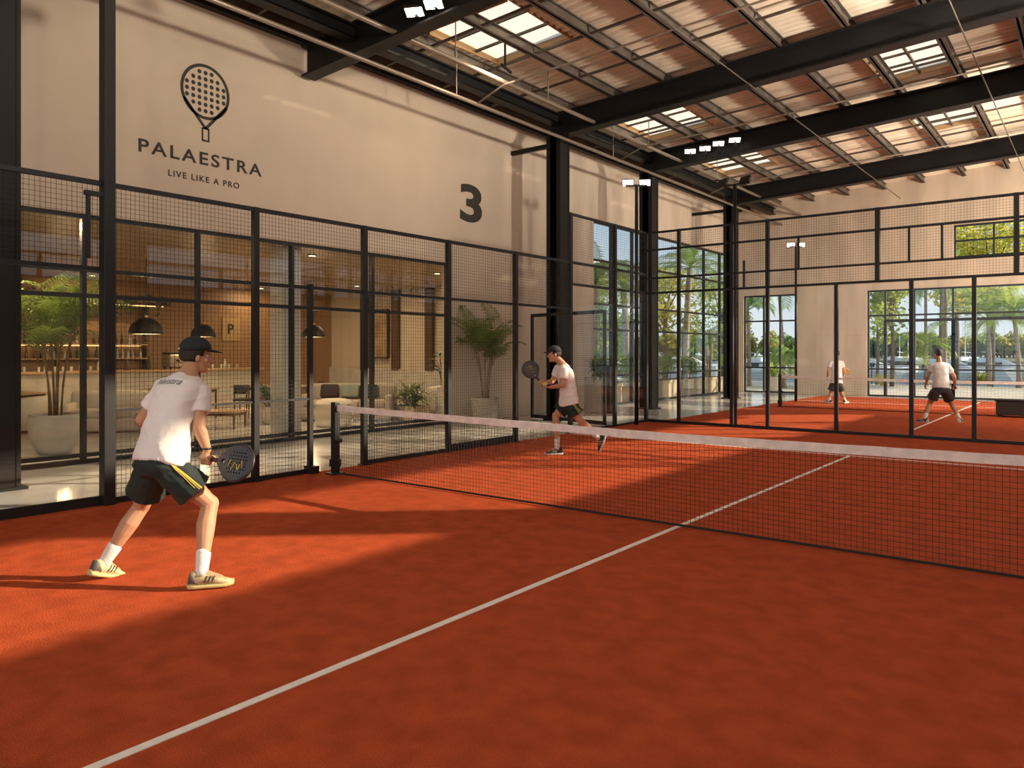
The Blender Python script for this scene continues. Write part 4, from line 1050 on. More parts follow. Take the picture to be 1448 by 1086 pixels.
# planter boxes outside the tall windows, each with its shrub
def planter(label, y, w, shrub, h, kind, seed, x=-12.55, name='planter_shrub'):
    R = random.Random(seed); r = thing(name, label, 'planter', (x, y, 0))
    g = G(); g.box(x-.4, y-w/2, -.02, x+.4, y+w/2, .52); g.box(x-.43, y-w/2-.03, .52, x+.43, y+w/2+.03, .62)
    g.build('planter_box', POTB, r, bevel=.01)
    G().box(x-.36, y-w/2+.04, .60, x+.36, y+w/2-.04, .63).build('soil', SOIL, r)
    if kind == 'shrub':
        f = G()
        for k in range(6): leaf_cloud(f, (x+R.uniform(-.2, .2), y+R.uniform(-w*.36, w*.36), .7+h*R.uniform(.3, .75)), (.32, w*.3, h*.38), 260, .055, R)
        f.build('foliage', LEAF_O if shrub else LEAF_G, r)
        b = G()
        for k in range(5): b.tube([(x, y+(k-2)*w*.15, .6), (x+R.uniform(-.1, .1), y+(k-2)*w*.17, .65+h*.6)], [.018, .008], 5)
        b.build('branches', BARK, r)
    else:
        f = G(); st = G()
        for k in range(26):
            az = R.uniform(0, 2*pi); b0 = V((x+.1*cos(az), y+.1*sin(az), .6+R.uniform(.6, 1.9)))
            L1 = R.uniform(.8, 1.3); el = R.uniform(.3, 1.3); d = V((cos(az), sin(az), 0)); s = V((-d.y, d.x, 0)); pts = []; q = b0; e = el
            for i in range(8): pts.append(q); q = q+(d*cos(e)+UP*sin(e))*L1/7; e -= .28
            st.tube(pts[:3], [.016, .013, .011], 5)
            for i in range(2, 8):
                ww = (.0, .0, .04, .15, .19, .17, .11, .01)[i]; f.v += [tuple(pts[i]-s*ww-UP*ww*.3), tuple(pts[i]), tuple(pts[i]+s*ww-UP*ww*.3)]
            o = len(f.v)-18
            for i in range(5):
                a = o+3*i; f.f += [(a, a+1, a+4, a+3), (a+1, a+2, a+5, a+4)]
        f.build('foliage', LEAF_G, r); st.build('leaf_stalks', LEAF_G, r, True)
        for k in range(4):
            az = k*1.7; G().tube([(x+.08*cos(az), y+.08*sin(az), .6), (x+.16*cos(az), y+.16*sin(az), 1.6), (x+.2*cos(az), y+.2*sin(az), 2.5)], [.06, .05, .04], 7).build('stem', TRUNK, r, True)
planter('sand planter with a rounded green shrub outside, nearest the entrance gate', 20.5, 1.6, 0, 1.0, 'shrub', 21)
planter('sand planter with a green shrub outside, just left of the third steel column', 22.7, 1.7, 1, .95, 'shrub', 22)
planter('sand planter with a bushy shrub outside, just right of the third steel column', 25.0, 1.7, 0, .9, 'shrub', 23)
planter('sand planter with a small shrub outside, beside the big fan leaved plant', 27.0, 1.6, 1, .75, 'shrub', 24)
planter('sand planter with a tall big leaved plant on several stems outside the side windows', 28.9, 1.4, 0, 2, 'fan', 25)
bush('potted_plant', 'bushy plant in a white pot outside the narrow corner window', (-10.75, 31.4, 0), .6, .4, 60, LEAF_O, .8, 31, ('round', .22, .3, .6, POTW))
bush('potted_plant', 'light green bushy plant in a pale pot outside the corner window, further right', (-9.9, 32.2, 0), .5, .4, 60, LEAF_Y, .7, 32, ('round', .22, .28, .45, POTW))

# ------------------------------------------------------------------ outdoors
struct(G().box(-24, BY+0.3, -0.25, 12, 42, -0.02).build('terrace', PAVE), 'pale terrace paving outside the far windows')
struct(G().box(-40, -40, -0.25, 20, FY-0.3, -0.02).build('terrace', PAVE), 'added pale paving outside the near end, bouncing light into the hall')  # unseen ground added to bounce sunlight into the near end
struct(G().box(-40, 18.3, -0.25, WX-0.3, 42, -0.021).build('terrace', PAVE), 'pale terrace paving outside the side windows')
struct(G().box(-500, -60, -1.3, 300, 520, -1.2).build('water', WATER), 'marina water beyond the terrace')
struct(G().box(-330, 225, -1.3, 160, 430, -.9).build('far_shore', mat('far_shore_soil', (.10, .12, .05), .9)), 'green far shore across the water')
def railing(label, p, q, n):
    r = thing('railing', label, 'railing', p); p, q = V(p), V(q)
    G().bar(p+UP*1.0, q+UP*1.0, .05).build('handrail', MFRAME, r)
    for i in range(n+1):
        c = p.lerp(q, i/n); G().bar(c, c+UP*1.0, .045).build('post', MFRAME, r)
    g = G()
    for z in (.15, .3, .45, .6, .75, .9): g.bar(p+UP*z, q+UP*z, .012)
    g.build('rail_wires', MFRAME, r)
railing('dark terrace railing beyond the far windows', (-16, 41.0, 0), (8, 41.0, 0), 14)
railing('dark railing of the side terrace beyond the planters', (-24, 20, 0), (-24, 41, 0), 12)
def palm(label, loc, h, r0, fl, nf, seed, lean=0.0, m=LEAF_G, leaf=.55, group=None, droop=(1.2, 2.0), nl=26, cut=None):
    R = random.Random(seed); r = thing('palm_tree', label, 'tree', loc); L0 = V(loc); az = R.uniform(0, 6.28)
    pts = [L0+V((cos(az), sin(az), 0))*lean*(t/7)**2+UP*h*t/7 for t in range(8)]
    G().tube(pts, [r0*(1.25 if t == 0 else 1-.035*t) for t in range(8)], 10).build('trunk', TRUNK, r, True)
    f = G(); s = G()
    for k in range(nf):
        frond(f, s, pts[-1]+UP*R.uniform(-.1, .15), 2.4*k+R.uniform(-.3, .3), R.uniform(-.15, 1.35), fl*R.uniform(.8, 1.1), R.uniform(*droop), nl, leaf, .045, R, .02)
    o = f.build('fronds', m, r); s.build('frond_ribs', LEAF_G, o, True)
    return r
def btree(label, loc, h, crown, n, seed, m=LEAF_O, trunk_r=.12, ls=.13, clear=.45):
    R = random.Random(seed); r = thing('broadleaf_tree', label, 'tree', loc); L0 = V(loc)
    t = G(); top = L0+UP*h*.72; t.tube([L0, L0+UP*h*.3+V((.05, .03, 0)), top], [trunk_r*1.2, trunk_r, trunk_r*.5], 8)
    f = G()
    for k in range(12):
        a = R.uniform(0, 6.28); rr = crown*R.uniform(.15, .75); z = h*R.uniform(clear, .95)
        c = L0+V((cos(a)*rr, sin(a)*rr, z)); t.tube([L0+UP*min(z*.8, h*.6), c], [trunk_r*.35, .02], 5)
        leaf_cloud(f, c, (crown*.42, crown*.42, h*.13), n, ls, R)
    t.build('trunk', BARK, r, True); f.build('foliage', m, r)
    return r
def g2(px, d): p = at(px, 500, d); return (p.x, p.y, -.02)
palm('slim palm with a drooping crown outside, left pane of the corner window', g2(1060, 36), 3.6, .10, 1.3, 14, 41, .2)
palm('slim tall palm with feathery crown outside, right pane of the corner window', g2(1107, 37), 4.6, .10, 1.7, 18, 42, .2)
palm('low young palm outside, at the foot of the tall corner palm', g2(1109, 34.5), 1.4, .09, 1.3, 16, 43, 0)
palm('young palm with upright fronds outside, in front of the thick trunked palm', g2(1311, 37), 2.0, .08, 1.6, 11, 44, .1, LEAF_O)
palm('tall thin palm outside whose crown shows just above the young palm', g2(1309, 39), 4.8, .09, 1.7, 14, 45, .2)
palm('thick trunked palm outside with its crown cut by the window head', g2(1333, 37.5), 5.0, .21, 2.4, 18, 46, .1)
palm('feathery palm with a full round crown outside, left of the black column', g2(1400, 36), 3.3, .10, 2.2, 24, 47, .2, LEAF_O, .6)
palm('feathery palm with a full crown outside, at the right edge', g2(1441, 34.5), 3.3, .11, 2.1, 24, 48, .2, LEAF_O, .6)
btree('broadleaf tree with airy pale green crown outside, left end of the wide windows', g2(1240, 38), 5.4, 1.6, 110, 51, LEAF_O, .07, .13, .38)
btree('slim dark trunked broadleaf tree outside, second pane of the wide windows', g2(1261, 36), 5.6, 1.4, 90, 52, LEAF_O, .09, .12, .6)
btree('tall yellow green tree whose top fills the high strip window', g2(1400, 42), 9.6, 3.6, 420, 53, LEAF_Y, .2, .15, .5)
btree('tall yellow green tree at the left end of the high strip window', g2(1350, 45), 9.3, 2.8, 300, 54, LEAF_Y, .2, .15, .5)
# side of the building
btree('yellow green tree outside the first side window by the entrance', (-17.5, 25.5, -.02), 5.6, 1.7, 200, 61, LEAF_Y, .12, .12, .3)
palm('palm with broad green crown outside the first side window', (-15.2, 24.5, -.02), 4.2, .15, 2.0, 20, 62, .2)
btree('dense green tree outside beside the slim lamp mast', (-18.5, 30.5, -.02), 5.6, 2.0, 190, 63, LEAF_O, .14, .13, .25)
palm('palm outside left of the third steel column', (-16.0, 28.5, -.02), 4.4, .16, 2.2, 22, 64, .2, LEAF_O)
btree('light golden green tree outside right of the third steel column', (-16.5, 33.0, -.02), 5.6, 2.0, 190, 65, LEAF_Y, .14, .13, .3)
palm('tall palm outside the middle of the side windows', (-14.6, 31.2, -.02), 5.3, .16, 2.3, 22, 66, .2)
btree('pale green airy tree outside near the far corner of the side windows', (-15.5, 37.5, -.02), 5.4, 1.8, 140, 67, LEAF_O, .13, .13, .35)
palm('palm outside the last side pane before the far corner', (-13.8, 35.0, -.02), 5.0, .15, 2.2, 22, 68, .2, LEAF_O)
btree('round green tree further back outside the side windows', (-22, 33, -.02), 4.2, 2.4, 260, 69, LEAF_O, .16, .14, .1)
btree('round green tree furthest back beyond the side terrace', (-22.5, 38.5, -.02), 4.0, 2.4, 260, 70, LEAF_G, .16, .14, .1)
bush('terrace_bush', 'low yellow green bush on the terrace outside the wide windows, left pane', g2(1248, 36.5), .5, .6, 90, LEAF_Y, .7, 71, None, 'bush')
bush('terrace_bush', 'low green bush on the terrace outside, right of the right player', g2(1385, 38), .6, .6, 90, LEAF_O, .8, 72, None, 'bush')
# far tree line: individual trees across the water
def blob_mesh(seed):
    R = random.Random(seed); g = G()
    leaf_cloud(g, (0, 0, 3.4), (3.4, 3.4, 2.9), 420, .75, R); g.tube([(0, 0, -.4), (0, 0, 3)], [.3, .2], 5)
    return g
far_m = [mat('far_tree_green', (.17, .24, .07), .8, var=.4, scale=.3, trans=.55), mat('far_tree_olive', (.33, .31, .08), .8, var=.35, scale=.3, trans=.55), mat('far_tree_dark', (.11, .19, .09), .8, var=.3, scale=.3, trans=.55)]
protos = []
for k in range(3):
    o = blob_mesh(80+k).build('shore_tree', far_m[k]); protos.append(o)
    tag(o, 'distant tree in the green line across the water', 'tree', 'distant trees across the water')
R = random.Random(99); i = 0
for row in range(5):
    d_ = 285+row*9.0; px = 822+row*6
    while px < 1500:
        p = at(px, 500, d_+R.uniform(-.6, .6)); k = R.randrange(3) if i > 2 else i
        o = protos[k] if i < 3 else protos[k].copy()
        if i >= 3: C.objects.link(o)
        s_ = R.uniform(.95, 1.12); o.location = (p.x, p.y, -1.1); o.scale = (s_, s_, s_*R.uniform(1.15, 1.6)); o.rotation_euler = (0, 0, R.uniform(0, 6))
        px += 7.9/d_*FPX; i += 1
# boats moored across the water
def boat(label, loc, L1, rz, mastz, seed, grp=None):
    r = thing('motor_yacht', label, 'boat', loc, grp); g = G(); w = L1*.16
    sec = [(-.5, .85, 0), (-.2, 1, 0), (.15, .95, .02), (.35, .6, .06), (.5, .05, .12)]
    g.loft([[V((x*L1, -w*k*.6, -.3)), V((x*L1, w*k*.6, -.3)), V((x*L1, w*k, 1.0+z*L1*.5)), V((x*L1, -w*k, 1.0+z*L1*.5))] for x, k, z in sec])
    h = link('hull', g.mesh('hull'), BOATW, r)
    c = G(); c.loft([[V((x*L1, -w*.65, z0)), V((x*L1, w*.65, z0)), V((x*L1*.9, w*.5, z1)), V((x*L1*.9, -w*.5, z1))] for x, z0, z1 in ((-.34, .9, 2.0), (-.05, .9, 2.05), (.16, .95, 1.3))]); link('cabin', c.mesh('cabin'), BOATW, r)
    c = G(); c.box(-.33*L1, -w*.66, 1.3, -.03*L1, w*.66, 1.65); link('cabin_window', c.mesh('w'), BOATG, r)
    c = G(); c.bar((-.15*L1, 0, 2), (-.15*L1, 0, mastz), .06); c.bar((-.2*L1, 0, 2.6), (-.06*L1, 0, 2.5), .05); link('boat_mast', c.mesh('m'), BOATW, r)
    r.rotation_euler = (0, 0, rz); return r
for i, (px, d_, L1, rz, mz, lab) in enumerate([
    (1235, 66, 8, .6, 5, 'white boat moored beyond the terrace, left end of the wide windows'), (1282, 88, 9, 1.2, 6, 'white boat moored behind the slim dark trunk'),
    (1300, 76, 8, -.4, 5, 'white boat moored just left of the right player'), (1356, 58, 8, .3, 6, 'white boat moored just right of the right player'),
    (1378, 82, 9, 1.0, 8, 'white boat with tall pole moored left of the feathery palm'), (1420, 70, 9, .2, 5, 'white boat moored between the two feathery palms'),
    (1075, 64, 8, .5, 5, 'white boat moored behind the corner window, left pane'), (1098, 78, 9, 1.1, 6, 'white boat moored behind the corner window, right pane'),
    (980, 84, 9, .8, 5, 'white boat moored behind the side windows near the fan leaved plant'), (945, 64, 8, .2, 7, 'white boat moored behind the side windows, right of the steel column'), (870, 74, 9, .9, 6, 'white boat moored behind the first side window')]):
    p = at(px, 500, d_); boat(lab, (p.x, p.y, -1.0), L1, rz, mz, i)
# ------------------------------------------------------------------ the lounge and bar behind the glass front
CXB = -22.5
struct(G().box(CXB-0.2, 0.2, 0, CXB, 18.3, 3.75).build('wall_lounge_back', WOODW), 'wood panelled back wall of the lounge')
CURT = mat('cream_panel', (0.55, 0.47, 0.37), 0.8, var=0.06, scale=5, stretch=(7, 7, 0.3))
struct(G().box(CXB, 18.0, 0, WX-0.3, 18.3, 3.75).build('wall_lounge_right', CURT), 'cream panelled side wall of the lounge')
struct(G().box(CXB, 0.2, 0, WX-0.3, 0.5, 3.75).build('wall_lounge_left', CURT))
struct(G().box(CXB-0.2, 0.2, 3.72, WX-0.3, 18.3, 3.9).build('ceiling_lounge', mat('lounge_ceiling', (0.34, 0.23, 0.13), 0.35, var=0.2, scale=2, stretch=(1, 8, 1))))
for i, x in enumerate([-20.6, -19.0, -17.4, -15.0, -13.2]):
    struct(G().box(x-0.16, 17.86, 1.0 if i < 4 else 0, x+0.16, 18.0, 3.72).build('trim_post', WOODD))
struct(G().box(CXB, 17.9, 0.0, WX-0.3, 18.0, 1.05).build('trim_dado', STONE))
ar = thing('wall_panel_art', 'framed ochre abstract artwork on the cream lounge wall', 'artwork', (-19.8, 17.95, 2.0))
G().box(-20.25, 17.84, 1.45, -19.35, 17.9, 3.05).build('canvas', mat('ochre_canvas', (.42, .30, .17), .8, col2=(.24, .15, .08), scale=2.5), ar)
g = G()
for (x0, z0, x1, z1) in ((-20.3, 1.4, -20.25, 3.1), (-19.35, 1.4, -19.3, 3.1), (-20.3, 1.4, -19.3, 1.45), (-20.3, 3.05, -19.3, 3.1)): g.box(x0, 17.82, z0, x1, 17.9, z1)
g.build('art_frame', WOODD, ar)
# bar
br = thing('bar_counter', 'long pale bar counter with an oak top at the back of the lounge', 'bar counter', (-20.7, 10, 0))
G().box(-20.95, 6.2, 0.0, -20.45, 13.6, 1.08).build('counter_body', STONE, br)
G().box(-21.05, 6.1, 1.08, -20.35, 13.7, 1.14).build('counter_top', WOODT, br, bevel=.008)
G().box(-20.45, 6.3, 0.10, -20.43, 13.5, 0.13).build('kick_light', WGLOW, br)
bs = thing('back_bar_shelf', 'wooden back bar shelf unit with glowing strips behind the counter', 'shelf', (-22.2, 9, 0))
G().box(-22.49, 6.2, 0, -22.1, 12.4, 1.05).build('base_cabinet', WOODD, bs)
for i, z in enumerate((1.42, 1.82, 2.95)):
    G().box(-22.49, 6.2, z, -22.15, 11.0, z+0.035).build('shelf', WOODT, bs)
    if i == 1: G().box(-22.44, 6.3, z-0.025, -22.40, 10.9, z-0.002).build('shelf_light', WGLOW, bs)
for y in (6.2, 8.6, 11.0): G().box(-22.48, y-0.02, 1.05, -22.2, y+0.02, 2.98).build('shelf_upright', WOODD, bs)
GLB = [mat('bottle_green', (.02, .05, .02), .15), mat('bottle_amber', (.16, .06, .015), .15), mat('bottle_clear', (.45, .45, .42), .15), mat('bottle_dark', (.02, .015, .015), .2)]
bp_ = []
for k in range(4):
    b = thing('bottle', 'spirits bottle on the back bar shelves', 'bottle', (0, 0, 0), 'bottles on the back bar shelves')
    G().lathe([(.036, 0), (.038, .01), (.038, .18-.02*k), (.030, .21-.02*k), (.014, .235-.02*k), (.014, .30-.01*k)], n=12).build('glass_body', GLB[k], b, True)
    G().lathe([(.015, .295-.01*k), (.015, .325-.01*k)], n=10).build('cap', BLACKM, b)
    bp_.append(b)
R = random.Random(5); used = set()
for z in (1.455, 1.855):
    y = 6.4
    while y < 10.85:
        k = R.randrange(4); yy = y
        if abs(yy-8.6) > .07:
            if k not in used: bp_[k].location = (-22.3, yy, z); used.add(k)
            else: dup(bp_[k], (-22.3+R.uniform(-.05, .05), yy, z), R.uniform(0, 6))
        y += R.uniform(.12, .24)
# glasses and jars on the counter
gj = tag(link('drinking_glass', G().lathe([(.03, 0), (.036, .12), (.033, .12), (.028, .01)], n=12).mesh('dg'), mat('frosted_glass', (.6, .6, .57), .2)), 'short glass on the oak bar top', 'glass', 'glasses on the bar top')
for i in range(14):
    o = gj if i == 0 else gj.copy()
    if i: C.objects.link(o)
    o.location = (-20.62+R.uniform(-.1, .15), 7.2+.22*i+R.uniform(-.06, .06) if i < 9 else 11.8+.28*(i-9), 1.14)
for i, (y, h, m, lab) in enumerate([(9.0, .34, GLB[2], 'clear carafe on the bar top under the large pendant'), (9.7, .30, GLB[1], 'amber bottle on the bar top near the large pendant'), (10.3, .36, GLB[0], 'green bottle on the bar top beside the coffee machine'), (12.6, .28, GLB[2], 'white jug at the right end of the bar top')]):
    b = tag(G().lathe([(.05, 0), (.055, .02), (.05, h*.6), (.02, h*.8), (.022, h)], (-20.7, y, 1.14), 14).build('carafe', m, smooth=True), lab, 'bottle')
em = thing('coffee_machine', 'large steel coffee machine on the bar top', 'coffee machine', (-20.7, 11.2, 1.14)); l = em.location
G().box(l.x-.24, l.y-.42, l.z+.06, l.x+.2, l.y+.42, l.z+.42).build('body', mat('brushed_steel', (.32, .28, .23), .35, metal=.7), em, bevel=.03)
G().box(l.x-.24, l.y-.40, l.z+.42, l.x+.18, l.y+.40, l.z+.47).build('cup_tray', STEEL, em)
for s in (-.2, .2):
    G().tube([(l.x+.2, l.y+s, l.z+.25), (l.x+.3, l.y+s, l.z+.24)], .03, 8).build('group_head', STEEL, em); G().tube([(l.x+.28, l.y+s, l.z+.21), (l.x+.42, l.y+s, l.z+.19)], .014, 6).build('filter_handle', BLACKM, em)
for sx in (-.2, .15):
    for sy in (-.36, .36): G().lathe([(.03, 0), (.03, .07)], (l.x+sx, l.y+sy, l.z), 8).build('foot', STEEL, em)
# hanging greenery on a beam shelf
hs = thing('hanging_shelf', 'suspended shelf with trailing greenery and a warm light strip over the bar', 'shelf', (-20.7, 8.9, 2.9))
G().box(-20.9, 7.0, 2.9, -20.5, 10.8, 2.95).build('shelf_board', WOODD, hs)
G().box(-20.72, 7.1, 2.875, -20.68, 10.7, 2.90).build('strip_light', WGLOW, hs)
for y in (7.2, 10.6): G().tube([(-20.7, y, 2.95), (-20.7, y, 3.72)], .008, 6).build('hanger_rod', STEEL, hs)
g = G()
for k in range(16): leaf_cloud(g, (-20.7+R.uniform(-.15, .2), 7.2+.23*k, 3.0+R.uniform(-.12, .1)), (.2, .2, .16), 60, .06, R)
for k in range(10): leaf_cloud(g, (-20.48, 7.3+.35*k, 2.75), (.06, .09, .22), 26, .05, R)
g.build('trailing_plants', LEAF_D, hs)
# pendants
def pendant(label, p, d, h, watts):
    r = thing('pendant_lamp', label, 'lamp', p); L0 = V(p); n = 28
    pr = [(d/2*sin(t), h*cos(t)) for t in [pi/2*(1-i/9) for i in range(10)]]
    o = G().lathe(pr+[(.035, h+.03)], L0, n, caps=False).build('lamp_shade', BLACKM, r, True); sd = o.modifiers.new('t', 'SOLIDIFY'); sd.thickness = .012
    G().lathe([(d/2-.02, .006), (d/2-.02, .012)], L0, n).build('diffuser', mat('pendant_diffuser', (1, .8, .5), .5, emit=(1, .66, .28), estr=3.0), r)
    G().lathe([(.045, h-.01), (.045, h+.035), (.02, h+.06)], L0, 14).build('lamp_neck', mat('brass', (.6, .42, .2), .3, metal=.9), r)
    G().tube([L0+UP*(h+.05), V((p[0], p[1], 3.72))], .009, 6).build('cord', BLACKM, r)
    lamp('pendant_light', 'POINT', L0-UP*.10, watts, (1, .68, .36), .12, r)
pendant('large black dome pendant over the lounge, left of the near player', (-16.6, 8.2, 2.02), .72, .37, 28)
pendant('black dome pendant behind the near player head', (-20.0, 11.5, 2.05), .68, .36, 28)
pendant('black dome pendant right of the white column', (-17.8, 13.6, 2.05), .66, .36, 28)
pendant('black dome pendant behind the big potted palm', (-19.6, 7.7, 2.05), .66, .36, 28)
for i, (x, y, w) in enumerate([(-13.0, 4.3, 110), (-13.4, 10.2, 110), (-13.9, 14.6, 110), (-18.5, 15.8, 60), (-21.6, 9.2, 40), (-21.7, 14.5, 40)]):  # ceiling lamps added to brighten the lounge and its plants
    r = thing('downlight', 'added ceiling downlight of the lounge', 'lamp', (x, y, 3.70), 'added lounge downlights')
    G().lathe([(.09, 0), (.10, .02)], (x, y, 3.695), 18).build('trim_ring', BLACKM, r); G().lathe([(.07, -.004), (.07, 0)], (x, y, 3.695), 16).build('lens', mat('downlight_lens', (1, .9, .7), .5, emit=(1, .75, .42), estr=5), r)
    lamp('lounge_fill_light', 'AREA', (x, y, 3.68), w, (1, .70, .40), .16, r)
# glowing emblem plaque
pq = thing('wall_plaque', 'square plaque with a dark emblem glowing on the wood wall', 'sign', (CXB, 13.9, 2.37))
G().box(CXB+.005, 13.58, 2.0, CXB+.03, 14.2, 2.74).build('plaque_board', mat('plaque_gold', (.30, .18, .06), .5, emit=(1, .6, .2), estr=.08), pq)
me = text_mesh('P', .45, .01); me.transform(Matrix(((0, 0, 1, CXB+.035), (1, 0, 0, 13.86), (0, 1, 0, 2.22), (0, 0, 0, 1)))); shift_mesh(me, pq.location); link('emblem', me, BLACKM, pq)
# white square column just inside the glass
struct(G().box(-12.5, 8.55, 0, -12.1, 8.95, 3.72).build('column_white', mat('white_column', (.62, .58, .52), .7, var=.04, scale=4)), 'white square column just behind the lounge glass')
# seating
def sofa(label, loc, rz, w, d, seat_h, back_h, arms=True, cushions=(), name='sofa', cat='sofa', m=CREAM):
    r = thing(name, label, cat, loc); L0 = V(loc)
    ca, sa = cos(rz), sin(rz); ax = (V((ca, sa, 0)), V((-sa, ca, 0)), UP)
    P = lambda x, y, z: L0+ax[0]*x+ax[1]*y+UP*z
    def bx_(nm, c, h, mm=m, bv=.06):
        o = G().obox(P(*c), h, ax).build(nm, mm, r, True); b = o.modifiers.new('b', 'BEVEL'); b.width = min(bv, min(h)*.95); b.segments = 4; return o
    bx_('base', (0, 0, seat_h*.36), (w/2, d/2, seat_h*.30))
    n = max(1, round(w/.8)); ws = (w-.3 if arms else w)/n
    for i in range(n): bx_('seat_cushion', (-(n-1)*ws/2+i*ws, -.05, seat_h*.83), (ws/2-.005, d/2-.06, seat_h*.18))
    bx_('backrest', (0, d/2-.11, (back_h+seat_h*.3)/2), (w/2, .12, (back_h-seat_h*.3)/2), bv=.1)
    if arms:
        for s in (-1, 1): bx_('armrest', (s*(w/2-.08), 0, seat_h*.72), (.09, d/2, seat_h*.58), bv=.085)
    for sx in (-1, 1):
        for sy in (-1, 1): bx_('leg', (sx*(w/2-.12), sy*(d/2-.12), seat_h*.03), (.03, .03, seat_h*.035), WOODD, .004)
    for (nm, x, mm, lab) in cushions:
        o = G().obox(P(x, d/2-.32, seat_h+.2), (.22, .06, .17), (ax[0], (ax[1]*.93-UP*.36), (UP*.93+ax[1]*.36))).build('scatter_cushion', mm, None, True, loc=tuple(P(x, d/2-.32, seat_h+.2)))
        b = o.modifiers.new('b', 'BEVEL'); b.width = .055; b.segments = 4
        tag(o, lab, 'cushion')
    return r
DKG = mat('dark_green_cushion', (.02, .035, .03), .85); TEAL = mat('sage_cushion', (.22, .26, .22), .9); BLK = mat('charcoal_cushion', (.025, .025, .028), .85)
sofa('long rounded white sofa in the lounge behind the tall mast', (-16.1, 7.35, 0), radians(52), 1.9, .9, .46, .82)
sofa('greige sofa with dark cushions in the lounge right of the open fence doorway', (-14.35, 12.0, 0), radians(128-90), 2.2, .95, .48, .86, True,
     [('c', -.5, BLK, 'charcoal cushion lying on the left of the greige sofa'), ('c', .0, TEAL, 'sage cushion in the middle of the greige sofa'), ('c', .45, DKG, 'dark green cushion on the right of the greige sofa')], m=SOFAB)
pf = thing('pouf', 'large round cream pouf in front of the greige sofa', 'pouf', (-13.35, 10.75, 0))
G().lathe([(.30, .0), (.37, .02), (.41, .10), (.42, .28), (.41, .48), (.37, .56), (.25, .60), (.001, .605)], pf.location, 32).build('cushion_body', CREAM, pf, True)
G().tube([V(pf.location)+V((.415*cos(q), .415*sin(q), .5)) for q in [2*pi*i/32 for i in range(33)]], .008, 6).build('piping', CREAM, pf, True)
def tub(label, loc, rz, s=1.0):
    r = thing('tub_chair', label, 'armchair', loc); L0 = V(loc); g = G(); n = 30; R1 = []
    for i in range(n+1):
        t = radians(-135+270*i/n)+rz+pi/2; o, q = .42*s, .30*s; hh = (.74-.16*(abs(i-n/2)/(n/2))**2)*s; d = V((cos(t), sin(t), 0))
        R1.append([L0+d*q+UP*.06, L0+d*(o-.02)+UP*.06, L0+d*o+UP*hh*.6, L0+d*(o-.01)+UP*(hh-.04), L0+d*(o+q)/2+UP*hh, L0+d*(q+.01)+UP*(hh-.04)])
    g.loft(R1); g.build('shell', CREAM, r, True)
    G().lathe([(.31*s, .06), (.33*s, .10), (.33*s, .38), (.29*s, .44), (.001, .45)], L0, 26).build('seat_cushion', CREAM, r, True)
    G().lathe([(.26*s, 0), (.26*s, .06)], L0, 22).build('plinth', WOODD, r)
tub('rounded cream armchair just right of the pouf', (-14.55, 13.0, 0), radians(-60))
tub('cream armchair behind the bushy plant in the sand trough', (-13.75, 14.35, 0), radians(-80), 1.05)
tub('white tub chair at the far left behind the big planter', (-17.3, 6.1, 0), radians(-60))
bush('potted_plant', 'bushy green plant in a sand coloured trough by the lounge seats', (-13.2, 12.95, 0), .5, .5, 150, LEAF_P, .62, 15, ('box', .38, .26, .34, POTB))
# orchid in that trough's place behind: a slender white flower pot plant on a side table
st = thing('side_table', 'small round side table behind the bushy trough plant', 'table', (-14.3, 15.6, 0))
G().lathe([(.24, .50), (.25, .51), (.25, .535)], st.location, 24).build('tabletop', WOODT, st); G().lathe([(.16, 0), (.16, .015), (.025, .03), (.025, .50)], st.location, 16).build('pedestal', STEEL, st)
vz = thing('vase', 'tall pale vase holding big dark green leaves near the right end of the glass front', 'vase', (-12.75, 13.55, 0))
G().lathe([(.12, 0), (.14, .05), (.16, .35), (.13, .6), (.10, .72), (.12, .78), (.105, .78), (.09, .70)], vz.location, 22).build('vase_body', mat('vase_glass', (.55, .53, .48), .25), vz, True)
g = G(); sg = G()
for k in range(12):
    az = k*2.4; b = V(vz.location)+UP*.7; d = V((cos(az), sin(az), 0)); hh = .35+.05*k; p = b+d*.10+UP*hh
    sg.tube([b, b+d*.03+UP*hh*.6, p], .007, 5); s = V((-d.y, d.x, 0)); L_ = .34
    pts = [p, p+d*.1+UP*.07, p+d*.2+UP*.07, p+d*.30+UP*.0]; ww = (.01, .085, .075, .005); o = len(g.v)
    for q, w in zip(pts, ww): g.v += [tuple(q-s*w-UP*w*.2), tuple(q), tuple(q+s*w-UP*w*.2)]
    for i in range(3): a = o+3*i; g.f += [(a, a+1, a+4, a+3), (a+1, a+2, a+5, a+4)]
f = g.build('leaves', LEAF_D, vz); sg.build('leaf_stalks', LEAF_D, f)
cb = thing('console_cabinet', 'brown wooden console cabinet by the right end of the lounge glass', 'cabinet', (-12.55, 14.9, 0)); l = cb.location
G().box(l.x-.22, l.y-.5, .08, l.x+.22, l.y+.5, .86).build('carcass', WOODD, cb, bevel=.008); G().box(l.x-.24, l.y-.52, .86, l.x+.24, l.y+.52, .89).build('cabinet_top', WOODT, cb)
for s in (-1, 1):
    dr = G().box(l.x-.235, l.y+(.01 if s > 0 else -.49), .11, l.x-.22, l.y+(.49 if s > 0 else -.01), .84).build('door', WOODW, cb); G().box(l.x-.25, l.y+s*.05-.01, .45, l.x-.235, l.y+s*.05+.01, .6).build('handle', STEEL, dr)
g = G()
for sx in (-1, 1):
    for sy in (-1, 1): g = G().box(l.x+sx*.18-.02, l.y+sy*.45-.02, 0, l.x+sx*.18+.02, l.y+sy*.45+.02, .08).build('leg', STEEL, cb)
